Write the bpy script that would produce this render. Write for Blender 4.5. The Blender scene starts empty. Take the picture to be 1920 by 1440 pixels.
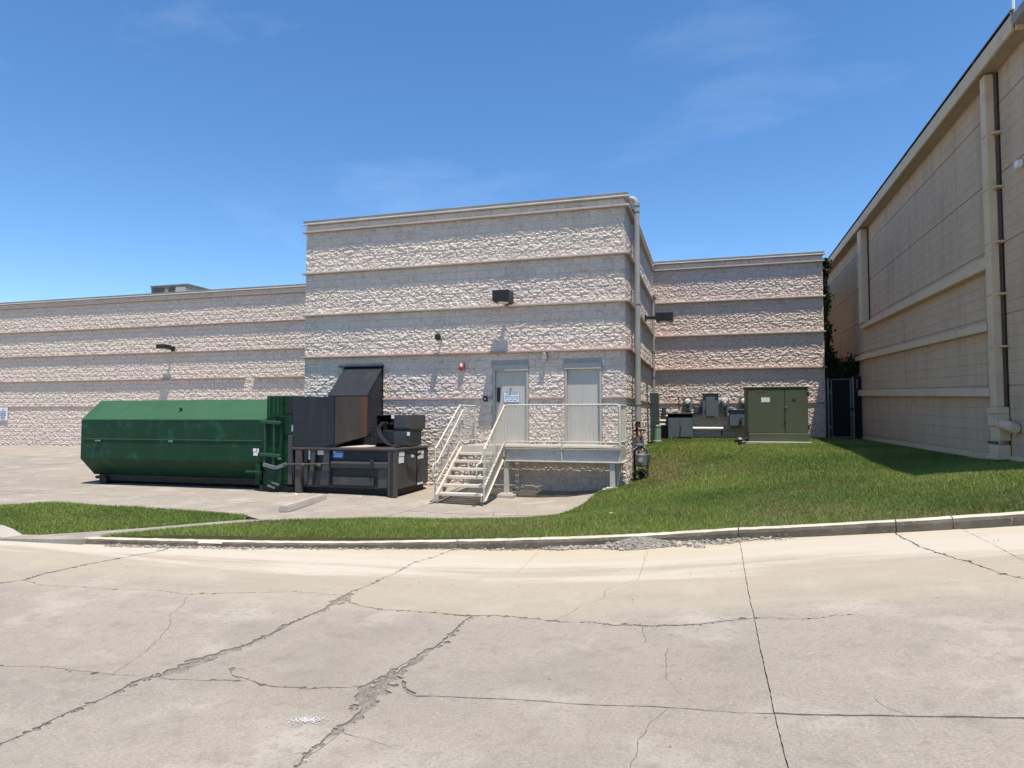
import bpy, bmesh, math, random
import numpy as np
from mathutils import Vector, Matrix, geometry

R = math.radians
random.seed(7)
rng = np.random.default_rng(11)
S = bpy.context.scene
COL = S.collection

# ---------------------------------------------------------------- camera, sky, sun, exposure
cam_d = bpy.data.cameras.new('camera')
cam = bpy.data.objects.new('camera', cam_d)
COL.objects.link(cam)
cam.rotation_euler = (R(90 + 2.781), 0, R(16.297))
cam_d.sensor_width = 36
cam_d.lens = 36 * 1275 / 1920
cam_d.clip_start = 0.05
cam_d.clip_end = 3000
S.camera = cam

SUN = Vector((0.19, -0.222, 1.0)).normalized()
W = bpy.data.worlds.new('World')
S.world = W
W.use_nodes = True
wn, wl = W.node_tree.nodes, W.node_tree.links
bg = wn['Background']
sky = wn.new('ShaderNodeTexSky')
sky.sky_type = 'NISHITA'
sky.sun_disc = False
sky.sun_elevation = math.asin(SUN.z)
sky.sun_rotation = math.atan2(SUN.x, SUN.y)
sky.altitude = 200
sky.air_density = 0.85
sky.dust_density = 0.0
sky.ozone_density = 2.5
# thin cirrus: a little white mixed into the sky along stretched noise
tcw = wn.new('ShaderNodeTexCoord')
mpw = wn.new('ShaderNodeMapping')
mpw.inputs['Location'].default_value = (0.9, 0.4, 2.1)
mpw.inputs['Rotation'].default_value = (0.3, 0.5, 0.6)
mpw.inputs['Scale'].default_value = (1.2, 3.5, 5.0)
wl.new(tcw.outputs['Generated'], mpw.inputs['Vector'])
nzw = wn.new('ShaderNodeTexNoise')
nzw.inputs['Scale'].default_value = 1.3
nzw.inputs['Detail'].default_value = 7
nzw.inputs['Roughness'].default_value = 0.58
wl.new(mpw.outputs['Vector'], nzw.inputs['Vector'])
crw = wn.new('ShaderNodeValToRGB')
crw.color_ramp.elements[0].position = 0.56
crw.color_ramp.elements[1].position = 0.85
crw.color_ramp.elements[0].color = (0, 0, 0, 1)
crw.color_ramp.elements[1].color = (0.11, 0.11, 0.11, 1)
wl.new(nzw.outputs['Fac'], crw.inputs['Fac'])
mxw = wn.new('ShaderNodeMix')
mxw.data_type = 'RGBA'
wl.new(crw.outputs['Color'], mxw.inputs[0])
hsw = wn.new('ShaderNodeHueSaturation')
hsw.inputs['Saturation'].default_value = 1.2
wl.new(sky.outputs['Color'], hsw.inputs['Color'])
wl.new(hsw.outputs['Color'], mxw.inputs[6])
mxw.inputs[7].default_value = (7.0, 7.6, 8.4, 1)
wl.new(mxw.outputs[2], bg.inputs['Color'])
bg.inputs['Strength'].default_value = 0.144

sl = bpy.data.lights.new('sun', 'SUN')
sl.energy = 4.7
sl.angle = R(0.53)
sl.color = (1.0, 0.925, 0.805)
so = bpy.data.objects.new('sun', sl)
COL.objects.link(so)
so.rotation_euler = SUN.to_track_quat('Z', 'Y').to_euler()
so.location = (5, -5, 30)

S.view_settings.view_transform = 'Standard'
S.view_settings.look = 'None'
S.view_settings.gamma = 1
S.view_settings.exposure = 0.5
S.view_settings.use_curve_mapping = False

# ---------------------------------------------------------------- materials
def mat(name, c1, c2=None, rough=0.8, metal=0.0, scale=3.0, detail=6, stretch=(1, 1, 1), bump=0.0, bscale=40.0,
        bdist=0.01, spots=None, tint=0.0, spec=0.4, objrand=0.0, streak=None, lo=0.35, hi=0.65):
    m = bpy.data.materials.new(name)
    m.use_nodes = True
    n, l = m.node_tree.nodes, m.node_tree.links
    b = n['Principled BSDF']
    b.inputs['Roughness'].default_value = rough
    b.inputs['Metallic'].default_value = metal
    b.inputs['Specular IOR Level'].default_value = spec
    c2 = c2 or tuple(x * 0.75 for x in c1)
    g = n.new('ShaderNodeNewGeometry')
    mp = n.new('ShaderNodeMapping')
    mp.inputs['Scale'].default_value = stretch
    l.new(g.outputs['Position'], mp.inputs['Vector'])

    def noise(sc, det, src, ro=0.6):
        t = n.new('ShaderNodeTexNoise')
        t.inputs['Scale'].default_value = sc
        t.inputs['Detail'].default_value = det
        t.inputs['Roughness'].default_value = ro
        l.new(src, t.inputs['Vector'])
        return t.outputs['Fac']

    def ramp(src, a, bb, ca, cb):
        r = n.new('ShaderNodeValToRGB')
        r.color_ramp.elements[0].position = a
        r.color_ramp.elements[1].position = bb
        r.color_ramp.elements[0].color = (*ca, 1)
        r.color_ramp.elements[1].color = (*cb, 1)
        l.new(src, r.inputs['Fac'])
        return r.outputs['Color']

    def mix(fac, a, bb, mode='MIX'):
        x = n.new('ShaderNodeMix')
        x.data_type = 'RGBA'
        x.blend_type = mode
        if isinstance(fac, float):
            x.inputs[0].default_value = fac
        else:
            l.new(fac, x.inputs[0])
        for i, v in ((6, a), (7, bb)):
            if isinstance(v, tuple):
                x.inputs[i].default_value = (*v, 1)
            else:
                l.new(v, x.inputs[i])
        return x.outputs[2]

    col = ramp(noise(scale, detail, mp.outputs['Vector']), lo, hi, c1, c2)
    if streak:                                   # (colour, amount, x scale, z scale)
        ms = n.new('ShaderNodeMapping')
        ms.inputs['Scale'].default_value = (streak[2], streak[2], streak[3])
        l.new(g.outputs['Position'], ms.inputs['Vector'])
        f = ramp(noise(1.0, 5, ms.outputs['Vector'], 0.65), 0.5, 0.78, (0, 0, 0), (streak[1],) * 3)
        col = mix(f, col, streak[0])
    if spots:
        for (sc, a, bb, cs, amt) in spots:
            f = ramp(noise(sc, 3, g.outputs['Position'], 0.5), a, bb, (0, 0, 0), (amt,) * 3)
            col = mix(f, col, cs)
    if tint:
        at = n.new('ShaderNodeAttribute')
        at.attribute_name = 'tint'
        f = ramp(at.outputs['Fac'], 0, 1, (1 - tint,) * 3, (1 + tint,) * 3)
        col = mix(1.0, col, f, 'MULTIPLY')
    if objrand:
        oi = n.new('ShaderNodeObjectInfo')
        f = ramp(oi.outputs['Random'], 0, 1, (1 - objrand,) * 3, (1 + objrand,) * 3)
        col = mix(1.0, col, f, 'MULTIPLY')
    l.new(col, b.inputs['Base Color'])
    if bump:
        bp = n.new('ShaderNodeBump')
        bp.inputs['Strength'].default_value = bump
        bp.inputs['Distance'].default_value = bdist
        l.new(noise(bscale, 8, g.outputs['Position'], 0.65), bp.inputs['Height'])
        l.new(bp.outputs['Normal'], b.inputs['Normal'])
    return m

M = {}
M['block'] = mat('split_face_block', (0.74, 0.635, 0.535), (0.71, 0.595, 0.53), rough=0.95, scale=0.35, detail=3, bump=0.9,
                 bscale=26, bdist=0.035, tint=0.035, objrand=0.01, streak=((0.48, 0.42, 0.35), 0.4, 2.2, 0.3), spots=[(9, 0.55, 0.75, (0.33, 0.28, 0.24), 0.45), (0.7, 0.55, 0.8, (0.60, 0.53, 0.43), 0.4), (2.2, 0.6, 0.8, (0.50, 0.43, 0.37), 0.4)], spec=0.2)
M['block_pink'] = mat('pinkish_split_face_block', (0.72, 0.58, 0.505), (0.69, 0.59, 0.485), rough=0.95, scale=0.3, detail=3, bump=0.9,
                      bscale=26, bdist=0.035, tint=0.04, spots=[(9, 0.55, 0.75, (0.33, 0.27, 0.25), 0.45)], spec=0.2)
M['mortar'] = mat('mortar', (0.42, 0.39, 0.36), (0.34, 0.31, 0.29), rough=0.95, scale=4, bump=0.3)
M['ledge'] = mat('ledge_paint', (0.48, 0.40, 0.36), (0.40, 0.36, 0.32), rough=0.7, scale=1.2, spots=[(5, 0.5, 0.75, (0.30, 0.25, 0.21), 0.5)])
M['ledge_dark'] = mat('ledge_brown', (0.34, 0.26, 0.23), (0.30, 0.24, 0.21), rough=0.7, scale=1.2, spots=[(5, 0.5, 0.75, (0.34, 0.17, 0.14), 0.5)])
M['ledge_red'] = mat('ledge_red', (0.40, 0.235, 0.195), (0.46, 0.35, 0.30), rough=0.7, scale=1.5, spots=[(6, 0.5, 0.75, (0.25, 0.17, 0.14), 0.5)])
M['coping'] = mat('coping_metal', (0.25, 0.23, 0.20), (0.20, 0.185, 0.165), rough=0.5, scale=2, metal=0.2)
M['coping_light'] = mat('coping_flange', (0.72, 0.70, 0.66), (0.62, 0.60, 0.56), rough=0.5, scale=2)
M['door'] = mat('door_grey', (0.49, 0.465, 0.42), (0.45, 0.43, 0.39), rough=0.5, scale=1.5, bump=0.03, bscale=10, spots=[(7, 0.62, 0.8, (0.28, 0.27, 0.25), 0.35)], streak=((0.30, 0.29, 0.27), 0.4, 9, 0.8))
M['frame'] = mat('door_frame_grey', (0.43, 0.405, 0.37), (0.385, 0.365, 0.335), rough=0.5, scale=3)
M['black'] = mat('black_paint', (0.012, 0.012, 0.013), (0.02, 0.02, 0.02), rough=0.45, scale=5)
M['rubber'] = mat('black_rubber', (0.010, 0.010, 0.011), (0.015, 0.015, 0.016), rough=0.75, scale=6)
M['bronze'] = mat('dark_bronze', (0.015, 0.013, 0.012), (0.022, 0.019, 0.017), rough=0.4, scale=5)
M['lens'] = mat('lamp_lens', (0.75, 0.75, 0.70), (0.7, 0.7, 0.65), rough=0.25, scale=5)
M['white'] = mat('white_plastic', (0.78, 0.78, 0.77), (0.70, 0.70, 0.69), rough=0.5, scale=6)
M['ink'] = mat('dark_ink', (0.03, 0.045, 0.06), (0.04, 0.055, 0.07), rough=0.6, scale=6)
M['sign'] = mat('sign_face', (0.70, 0.80, 0.84), (0.64, 0.75, 0.80), rough=0.35, scale=6)
M['sign_blue'] = mat('sign_blue', (0.10, 0.13, 0.30), (0.12, 0.15, 0.33), rough=0.5, scale=6)
M['sticker_blue'] = mat('sticker_blue', (0.02, 0.12, 0.42), (0.03, 0.15, 0.45), rough=0.4, scale=5)
M['red'] = mat('alarm_red', (0.42, 0.05, 0.05), (0.36, 0.06, 0.05), rough=0.4, scale=6)
M['cream'] = mat('cream_paint', (0.60, 0.545, 0.455), (0.52, 0.47, 0.39), rough=0.55, scale=4, bump=0.05, bscale=30, spots=[(11, 0.6, 0.72, (0.30, 0.17, 0.09), 0.55), (3, 0.55, 0.75, (0.45, 0.41, 0.34), 0.5)])
M['cream_grey'] = mat('weathered_cream', (0.47, 0.445, 0.395), (0.42, 0.40, 0.36), rough=0.6, scale=3, bump=0.05, spots=[(8, 0.62, 0.75, (0.25, 0.17, 0.11), 0.4)])
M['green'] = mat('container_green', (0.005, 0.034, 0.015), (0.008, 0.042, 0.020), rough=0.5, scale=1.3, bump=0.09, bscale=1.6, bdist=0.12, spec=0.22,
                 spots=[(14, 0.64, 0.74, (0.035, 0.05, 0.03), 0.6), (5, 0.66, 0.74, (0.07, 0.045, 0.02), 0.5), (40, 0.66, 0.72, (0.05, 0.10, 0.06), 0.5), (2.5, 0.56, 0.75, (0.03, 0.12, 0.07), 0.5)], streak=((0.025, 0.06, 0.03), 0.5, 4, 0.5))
M['green_lit'] = mat('lit_container_green', (0.030, 0.092, 0.040), (0.038, 0.106, 0.050), rough=0.55, scale=1.3, bump=0.09, bscale=1.6, bdist=0.12, spec=0.25, spots=[(14, 0.64, 0.74, (0.05, 0.08, 0.05), 0.5), (5, 0.66, 0.74, (0.10, 0.06, 0.03), 0.4), (40, 0.64, 0.72, (0.07, 0.14, 0.08), 0.5)], streak=((0.06, 0.12, 0.07), 0.5, 4, 0.5))  # paler copy of the container green, light from above put into the colour
M['green_dark'] = mat('container_green_dark', (0.007, 0.05, 0.022), (0.010, 0.066, 0.03), rough=0.5, scale=3, spots=[(12, 0.6, 0.75, (0.04, 0.03, 0.02), 0.6)])
M['steel'] = mat('compactor_slate', (0.019, 0.021, 0.027), (0.025, 0.027, 0.033), rough=0.5, scale=1.8, bump=0.04, bscale=4, bdist=0.02, spec=0.3,
                 spots=[(6, 0.62, 0.8, (0.075, 0.058, 0.045), 0.5)], streak=((0.07, 0.06, 0.055), 0.35, 6, 0.7))
M['steel_side'] = mat('compactor_grey', (0.052, 0.053, 0.055), (0.042, 0.044, 0.048), rough=0.5, scale=2, bump=0.04, bscale=4, bdist=0.02, streak=((0.12, 0.085, 0.05), 0.5, 5, 0.5))
M['steel_brown'] = mat('weathered_steel', (0.075, 0.062, 0.055), (0.055, 0.05, 0.048), rough=0.6, scale=4, spots=[(7, 0.55, 0.75, (0.13, 0.065, 0.03), 0.6)])
M['rust'] = mat('rust', (0.20, 0.085, 0.03), (0.11, 0.055, 0.03), rough=0.9, scale=6, bump=0.2, bscale=60)
M['rust_pipe'] = mat('rusty_pipe', (0.10, 0.05, 0.035), (0.06, 0.04, 0.03), rough=0.85, scale=9, bump=0.2, bscale=80)
M['skid'] = mat('dark_skid', (0.012, 0.013, 0.012), (0.025, 0.02, 0.016), rough=0.7, scale=6)
M['elec'] = mat('electrical_grey', (0.115, 0.14, 0.155), (0.10, 0.122, 0.138), rough=0.45, scale=3, spots=[(9, 0.64, 0.78, (0.12, 0.13, 0.13), 0.5)])
M['elec_dark'] = mat('electrical_dark', (0.05, 0.068, 0.07), (0.042, 0.058, 0.06), rough=0.5, scale=3)
M['meter'] = mat('meter_grey', (0.17, 0.18, 0.18), (0.14, 0.15, 0.152), rough=0.4, metal=0.2, scale=5)
M['pipe'] = mat('grey_pipe', (0.33, 0.325, 0.31), (0.28, 0.275, 0.265), rough=0.55, scale=3, spots=[(5, 0.6, 0.75, (0.42, 0.36, 0.22), 0.4)])
M['pvc'] = mat('white_pvc', (0.80, 0.80, 0.78), (0.74, 0.74, 0.72), rough=0.4, scale=4)
M['olive'] = mat('transformer_olive', (0.088, 0.100, 0.054), (0.075, 0.088, 0.047), rough=0.5, scale=1.5, spots=[(10, 0.66, 0.8, (0.10, 0.08, 0.04), 0.5), (2.2, 0.55, 0.75, (0.075, 0.088, 0.04), 0.5)])
M['pale_green'] = mat('pedestal_green', (0.20, 0.31, 0.21), (0.17, 0.27, 0.19), rough=0.5, scale=5)
M['galv'] = mat('galvanised', (0.22, 0.225, 0.23), (0.16, 0.165, 0.17), rough=0.45, metal=0.5, scale=8)
M['screen'] = mat('privacy_screen', (0.006, 0.006, 0.007), (0.01, 0.01, 0.011), rough=0.9, scale=20)
M['beige'] = mat('beige_painted_block', (0.57, 0.42, 0.295), (0.53, 0.39, 0.275), rough=0.9, scale=0.5, detail=5, bump=0.45, bscale=45, bdist=0.012, tint=0.012, objrand=0.005, spots=[(1.1, 0.55, 0.8, (0.36, 0.28, 0.21), 0.5)], streak=((0.33, 0.26, 0.20), 0.6, 3.0, 0.22), spec=0.2)
M['beige_trim'] = mat('beige_trim', (0.64, 0.49, 0.335), (0.60, 0.455, 0.31), rough=0.7, scale=1.5, bump=0.05, spots=[(3, 0.56, 0.8, (0.30, 0.26, 0.21), 0.45)])
M['beige_soffit'] = mat('soffit_paint', (0.40, 0.33, 0.25), (0.34, 0.28, 0.21), rough=0.8, scale=2)
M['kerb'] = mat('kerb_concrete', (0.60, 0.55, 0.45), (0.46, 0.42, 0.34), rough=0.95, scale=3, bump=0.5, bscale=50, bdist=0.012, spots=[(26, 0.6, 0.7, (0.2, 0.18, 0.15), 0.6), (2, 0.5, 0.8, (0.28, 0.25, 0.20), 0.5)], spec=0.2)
M['kerb_face'] = mat('shade_and_grime_kerb_face', (0.14, 0.12, 0.092), (0.09, 0.078, 0.06), rough=0.95, scale=3, bump=0.5, bscale=50, bdist=0.012, spots=[(20, 0.6, 0.72, (0.28, 0.26, 0.22), 0.5)], spec=0.2)  # darker fronts: shade of grazing sun put into the colour, plus some dirt
M['concrete'] = mat('pad_concrete', (0.42, 0.385, 0.335), (0.34, 0.315, 0.275), rough=0.95, scale=1.2, bump=0.3, bscale=60, spots=[(30, 0.6, 0.72, (0.22, 0.2, 0.17), 0.5)], spec=0.2)
M['stone'] = mat('crushed_stone', (0.36, 0.32, 0.265), (0.23, 0.205, 0.17), rough=0.95, scale=14, tint=0.35, bump=0.3, bscale=90, spec=0.2)
M['dirt'] = mat('crack_dirt', (0.265, 0.235, 0.20), (0.18, 0.16, 0.137), rough=1.0, scale=9, bump=0.8, bscale=70, bdist=0.02, spots=[(60, 0.55, 0.65, (0.36, 0.33, 0.30), 0.7)], spec=0.1)
M['earth'] = mat('earth', (0.10, 0.085, 0.05), (0.07, 0.075, 0.03), rough=1.0, scale=2, spec=0.1)
M['hvac'] = mat('rooftop_grey', (0.30, 0.30, 0.27), (0.24, 0.24, 0.22), rough=0.6, scale=3)
M['louvre'] = mat('dark_coil', (0.05, 0.05, 0.05), (0.07, 0.07, 0.07), rough=0.7, scale=30)
M['roofing'] = mat('roof_membrane', (0.30, 0.29, 0.28), (0.24, 0.23, 0.22), rough=0.95, scale=1)
M['brown'] = mat('brown_panel', (0.09, 0.045, 0.04), (0.07, 0.04, 0.035), rough=0.8, scale=4)

def road_mat(name, c1, c2, warm, light, band=None):
    """worn broom-finished concrete: broad blotches along the travel direction, fine aggregate, dark specks"""
    m = mat(name, c1, c2, rough=0.93, scale=0.9, detail=8, stretch=(0.35, 1.0, 1), bump=0.12, bscale=75, bdist=0.004, spec=0.2, objrand=0.06,
            lo=0.30, hi=0.70,
            spots=[(0.5, 0.45, 0.70, warm, 0.6), (1.5, 0.52, 0.70, light, 0.7), (48, 0.50, 0.66, tuple(x * 0.70 for x in c2), 0.42), (11, 0.52, 0.70, tuple(x * 0.84 for x in c2), 0.5),
                   (22, 0.72, 0.78, (0.12, 0.11, 0.10), 0.55), (75, 0.52, 0.66, tuple(min(0.8, x * 1.35) for x in c1), 0.45), (4.5, 0.58, 0.76, tuple(x * 0.76 for x in c2), 0.5), (0.8, 0.56, 0.74, tuple(x * 0.82 for x in c2), 0.45)])
    if band:                                     # a sun-bleached, traffic-swept lane along the kerb
        n, l = m.node_tree.nodes, m.node_tree.links
        b = n['Principled BSDF']
        src = b.inputs['Base Color'].links[0].from_socket
        g = n.new('ShaderNodeNewGeometry')
        sx = n.new('ShaderNodeSeparateXYZ'); l.new(g.outputs['Position'], sx.inputs[0])
        mp = n.new('ShaderNodeMapping'); mp.inputs['Scale'].default_value = (0.25, 2.2, 1)
        l.new(g.outputs['Position'], mp.inputs['Vector'])
        nz = n.new('ShaderNodeTexNoise'); nz.inputs['Scale'].default_value = 1.0; nz.inputs['Detail'].default_value = 6
        nz.inputs['Roughness'].default_value = 0.65
        l.new(mp.outputs['Vector'], nz.inputs['Vector'])
        a1 = n.new('ShaderNodeMath'); a1.operation = 'MULTIPLY_ADD'; a1.inputs[1].default_value = 3.0
        l.new(nz.outputs['Fac'], a1.inputs[0]); l.new(sx.outputs['Y'], a1.inputs[2])
        for (lo_, hi_, colr, amt) in band:
            mr = n.new('ShaderNodeMapRange'); mr.interpolation_type = 'SMOOTHSTEP'
            mr.inputs['From Min'].default_value = lo_; mr.inputs['From Max'].default_value = hi_
            mr.inputs['To Max'].default_value = amt
            l.new(a1.outputs[0], mr.inputs['Value'])
            x = n.new('ShaderNodeMix'); x.data_type = 'RGBA'
            l.new(mr.outputs[0], x.inputs[0]); l.new(src, x.inputs[6]); x.inputs[7].default_value = (*colr, 1)
            src = x.outputs[2]
        l.new(src, b.inputs['Base Color'])
    return m
M['road'] = road_mat('road_concrete', (0.305, 0.270, 0.228), (0.252, 0.222, 0.188), (0.32, 0.277, 0.222), (0.395, 0.356, 0.302), [(6.8, 8.6, (0.39, 0.335, 0.255), 0.62), (8.75, 9.3, (0.52, 0.475, 0.40), 0.6), (9.7, 10.3, (0.43, 0.355, 0.245), 0.65)])
M['lot'] = road_mat('lot_concrete', (0.325, 0.285, 0.235), (0.26, 0.23, 0.195), (0.32, 0.26, 0.205), (0.41, 0.375, 0.325))

def rust_side(name):
    m = mat(name, (0.085, 0.078, 0.068), (0.062, 0.060, 0.056), rough=0.6, scale=3, spec=0.25, streak=((0.13, 0.10, 0.065), 0.7, 7, 0.35))
    n, l = m.node_tree.nodes, m.node_tree.links
    b = n['Principled BSDF']; src = b.inputs['Base Color'].links[0].from_socket
    g = n.new('ShaderNodeNewGeometry'); sx = n.new('ShaderNodeSeparateXYZ'); l.new(g.outputs['Position'], sx.inputs[0])
    mp = n.new('ShaderNodeMapping'); mp.inputs['Scale'].default_value = (5, 5, 0.5); l.new(g.outputs['Position'], mp.inputs['Vector'])
    nz = n.new('ShaderNodeTexNoise'); nz.inputs['Scale'].default_value = 1.0; nz.inputs['Detail'].default_value = 6; l.new(mp.outputs['Vector'], nz.inputs['Vector'])
    ma = n.new('ShaderNodeMath'); ma.operation = 'MULTIPLY_ADD'; ma.inputs[1].default_value = 1.3; l.new(nz.outputs['Fac'], ma.inputs[0]); l.new(sx.outputs['Y'], ma.inputs[2])
    mr = n.new('ShaderNodeMapRange'); mr.interpolation_type = 'SMOOTHSTEP'; mr.inputs['From Min'].default_value = 16.35; mr.inputs['From Max'].default_value = 17.15
    l.new(ma.outputs[0], mr.inputs['Value'])
    x = n.new('ShaderNodeMix'); x.data_type = 'RGBA'; l.new(mr.outputs[0], x.inputs[0]); l.new(src, x.inputs[6]); x.inputs[7].default_value = (0.17, 0.085, 0.038, 1)
    l.new(x.outputs[2], b.inputs['Base Color'])
    return m
M['hopper_rust'] = rust_side('rust_stained_hopper_side')

def grass_mat(name, tip, root, dry):
    m = bpy.data.materials.new(name)
    m.use_nodes = True
    n, l = m.node_tree.nodes, m.node_tree.links
    b = n['Principled BSDF']
    b.inputs['Roughness'].default_value = 0.55
    b.inputs['Specular IOR Level'].default_value = 0.25
    at = n.new('ShaderNodeAttribute'); at.attribute_name = 'tint'
    ad = n.new('ShaderNodeAttribute'); ad.attribute_name = 'dry'
    r = n.new('ShaderNodeValToRGB')
    r.color_ramp.elements[0].color = (*root, 1); r.color_ramp.elements[1].color = (*tip, 1)
    l.new(at.outputs['Fac'], r.inputs['Fac'])
    x = n.new('ShaderNodeMix'); x.data_type = 'RGBA'
    l.new(ad.outputs['Fac'], x.inputs[0]); l.new(r.outputs['Color'], x.inputs[6])
    x.inputs[7].default_value = (*dry, 1)
    l.new(x.outputs[2], b.inputs['Base Color'])
    tr = n.new('ShaderNodeBsdfTranslucent'); l.new(x.outputs[2], tr.inputs['Color'])
    ms = n.new('ShaderNodeMixShader'); ms.inputs[0].default_value = 0.3
    l.new(b.outputs[0], ms.inputs[1]); l.new(tr.outputs[0], ms.inputs[2])
    l.new(ms.outputs[0], n['Material Output'].inputs[0])
    return m
M['grass'] = grass_mat('grass_blade', (0.275, 0.345, 0.075), (0.062, 0.135, 0.022), (0.30, 0.24, 0.11))
M['ivy'] = grass_mat('ivy_leaf', (0.030, 0.048, 0.014), (0.010, 0.020, 0.006), (0.1, 0.08, 0.04))

# ---------------------------------------------------------------- mesh builder
class MB:
    def __init__(self):
        self.v = []; self.f = []
    def add(self, vs, fs):
        o = len(self.v)
        self.v += [tuple(p) for p in vs]
        self.f += [tuple(i + o for i in q) for q in fs]
        return self
    def box(self, x0, x1, y0, y1, z0, z1):
        vs = [(x0, y0, z0), (x1, y0, z0), (x1, y1, z0), (x0, y1, z0), (x0, y0, z1), (x1, y0, z1), (x1, y1, z1), (x0, y1, z1)]
        return self.add(vs, [(0, 3, 2, 1), (4, 5, 6, 7), (0, 1, 5, 4), (1, 2, 6, 5), (2, 3, 7, 6), (3, 0, 4, 7)])
    def hexa(self, vs):
        return self.add(vs, [(0, 3, 2, 1), (4, 5, 6, 7), (0, 1, 5, 4), (1, 2, 6, 5), (2, 3, 7, 6), (3, 0, 4, 7)])
    def prism(self, poly, axis, a, b):
        """extrude a 2-D polygon along an axis; poly is in the two other axes (in x,y,z order)"""
        def P(p, t):
            return {'x': (t, p[0], p[1]), 'y': (p[0], t, p[1]), 'z': (p[0], p[1], t)}[axis]
        n = len(poly)
        vs = [P(p, a) for p in poly] + [P(p, b) for p in poly]
        fs = [tuple(range(n))[::-1], tuple(range(n, 2 * n))] + [(i, (i + 1) % n, n + (i + 1) % n, n + i) for i in range(n)]
        return self.add(vs, fs)
    def bar(self, p, q, w, h=None, up=(0, 0, 1)):
        """square bar from p to q, width w, height h"""
        h = h or w
        p, q = Vector(p), Vector(q)
        d = (q - p).normalized()
        u = Vector(up)
        if abs(d.dot(u)) > 0.95:
            u = Vector((0, 1, 0))
        s = d.cross(u).normalized(); t = s.cross(d).normalized()
        vs = []
        for e in (p, q):
            for a, b in ((-1, -1), (1, -1), (1, 1), (-1, 1)):
                vs.append(e + s * a * w / 2 + t * b * h / 2)
        return self.add(vs, [(0, 1, 2, 3), (7, 6, 5, 4), (0, 4, 5, 1), (1, 5, 6, 2), (2, 6, 7, 3), (3, 7, 4, 0)])
    def tube(self, path, r, n=10, caps=True):
        path = [Vector(p) for p in path]
        rs = r if isinstance(r, (list, tuple)) else [r] * len(path)
        o = len(self.v)
        prev = None
        for i, p in enumerate(path):
            if i == 0: d = path[1] - p
            elif i == len(path) - 1: d = p - path[i - 1]
            else: d = (path[i + 1] - p).normalized() + (p - path[i - 1]).normalized()
            d.normalize()
            if prev is None:
                a = Vector((0, 0, 1)) if abs(d.z) < 0.9 else Vector((1, 0, 0))
                s = d.cross(a).normalized()
            else:
                s = (prev - d * prev.dot(d)).normalized()
            prev = s
            t = d.cross(s)
            for k in range(n):
                an = 2 * math.pi * k / n
                self.v.append(tuple(p + (s * math.cos(an) + t * math.sin(an)) * rs[i]))
        for i in range(len(path) - 1):
            for k in range(n):
                a = o + i * n + k; b = o + i * n + (k + 1) % n
                self.f.append((a, b, b + n, a + n))
        if caps:
            self.f.append(tuple(o + k for k in range(n))[::-1])
            self.f.append(tuple(o + (len(path) - 1) * n + k for k in range(n)))
        return self
    def build(self, name, m, parent=None, bevel=0.0, smooth=False, segs=1):
        me = bpy.data.meshes.new(name)
        me.from_pydata(self.v, [], self.f)
        me.update()
        bm = bmesh.new(); bm.from_mesh(me)
        bmesh.ops.recalc_face_normals(bm, faces=bm.faces)
        if bevel:
            es = [e for e in bm.edges if len(e.link_faces) == 2 and e.calc_face_angle(0) > 0.5]
            try:
                bmesh.ops.bevel(bm, geom=es, offset=bevel, segments=segs, affect='EDGES', clamp_overlap=True)
            except Exception:
                pass
        bm.to_mesh(me); bm.free()
        if smooth:
            me.shade_smooth()
            me.set_sharp_from_angle(angle=R(38))
        return obj(name, me, m, parent)

def obj(name, me, m, parent=None):
    o = bpy.data.objects.new(name, me)
    COL.objects.link(o)
    if m is not None and me is not None and not me.materials:
        me.materials.append(M[m] if isinstance(m, str) else m)
    if parent is not None:
        o.parent = parent
        o.matrix_parent_inverse = parent.matrix_world.inverted() if False else Matrix.Translation(-Vector(parent.location))
    return o

def tag(o, label=None, cat=None, group=None, kind=None):
    if label: o['label'] = label
    if cat: o['category'] = cat
    if group: o['group'] = group
    if kind: o['kind'] = kind
    return o

def empty(name, loc, label=None, cat=None, group=None, kind=None):
    o = bpy.data.objects.new(name, None)
    o.empty_display_size = 0.2
    o.location = loc
    COL.objects.link(o)
    return tag(o, label, cat, group, kind)

def B(*a): return MB().box(*a)

def arc(c, r, a0, a1, n, plane='xz'):
    out = []
    for i in range(n + 1):
        a = R(a0 + (a1 - a0) * i / n)
        u, v = r * math.cos(a), r * math.sin(a)
        out.append((c[0] + u, c[1], c[2] + v) if plane == 'xz' else (c[0], c[1] + u, c[2] + v))
    return out

def text_obj(name, body, size, loc, m, parent, xs=1.0):
    cu = bpy.data.curves.new(name, 'FONT')
    cu.body = body; cu.size = size; cu.extrude = 0.0008
    cu.align_x = 'CENTER'; cu.align_y = 'CENTER'; cu.resolution_u = 2
    t = bpy.data.objects.new(name, cu)
    me = bpy.data.meshes.new_from_object(t)
    bpy.data.objects.remove(t)
    me.transform(Matrix.Translation(Vector(loc)) @ Matrix.Rotation(R(90), 4, 'X') @ Matrix.Diagonal((xs, 1, 1, 1)))
    return obj(name, me, m, parent)

# ---------------------------------------------------------------- terrain heights (camera eye at z = 0)
def road_h(x):
    x = np.asarray(x, float)
    return -1.9 + 0.13 * np.log1p(np.exp(np.minimum(x, 9.0) + 2.2))

KERB = [(-9.084, 8.066), (-7.817, 8.259), (-6.201, 8.552), (-4.679, 8.911), (-3.478, 9.13), (-1.649, 9.23), (0.318, 9.20),
        (1.318, 9.03), (2.147, 8.90), (2.926, 8.82), (4.2, 8.72), (6.0, 8.6), (9.0, 8.5), (14.0, 8.4)]
def kerb_y(x):
    return float(np.interp(x, [p[0] for p in KERB], [p[1] for p in KERB]))

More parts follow.
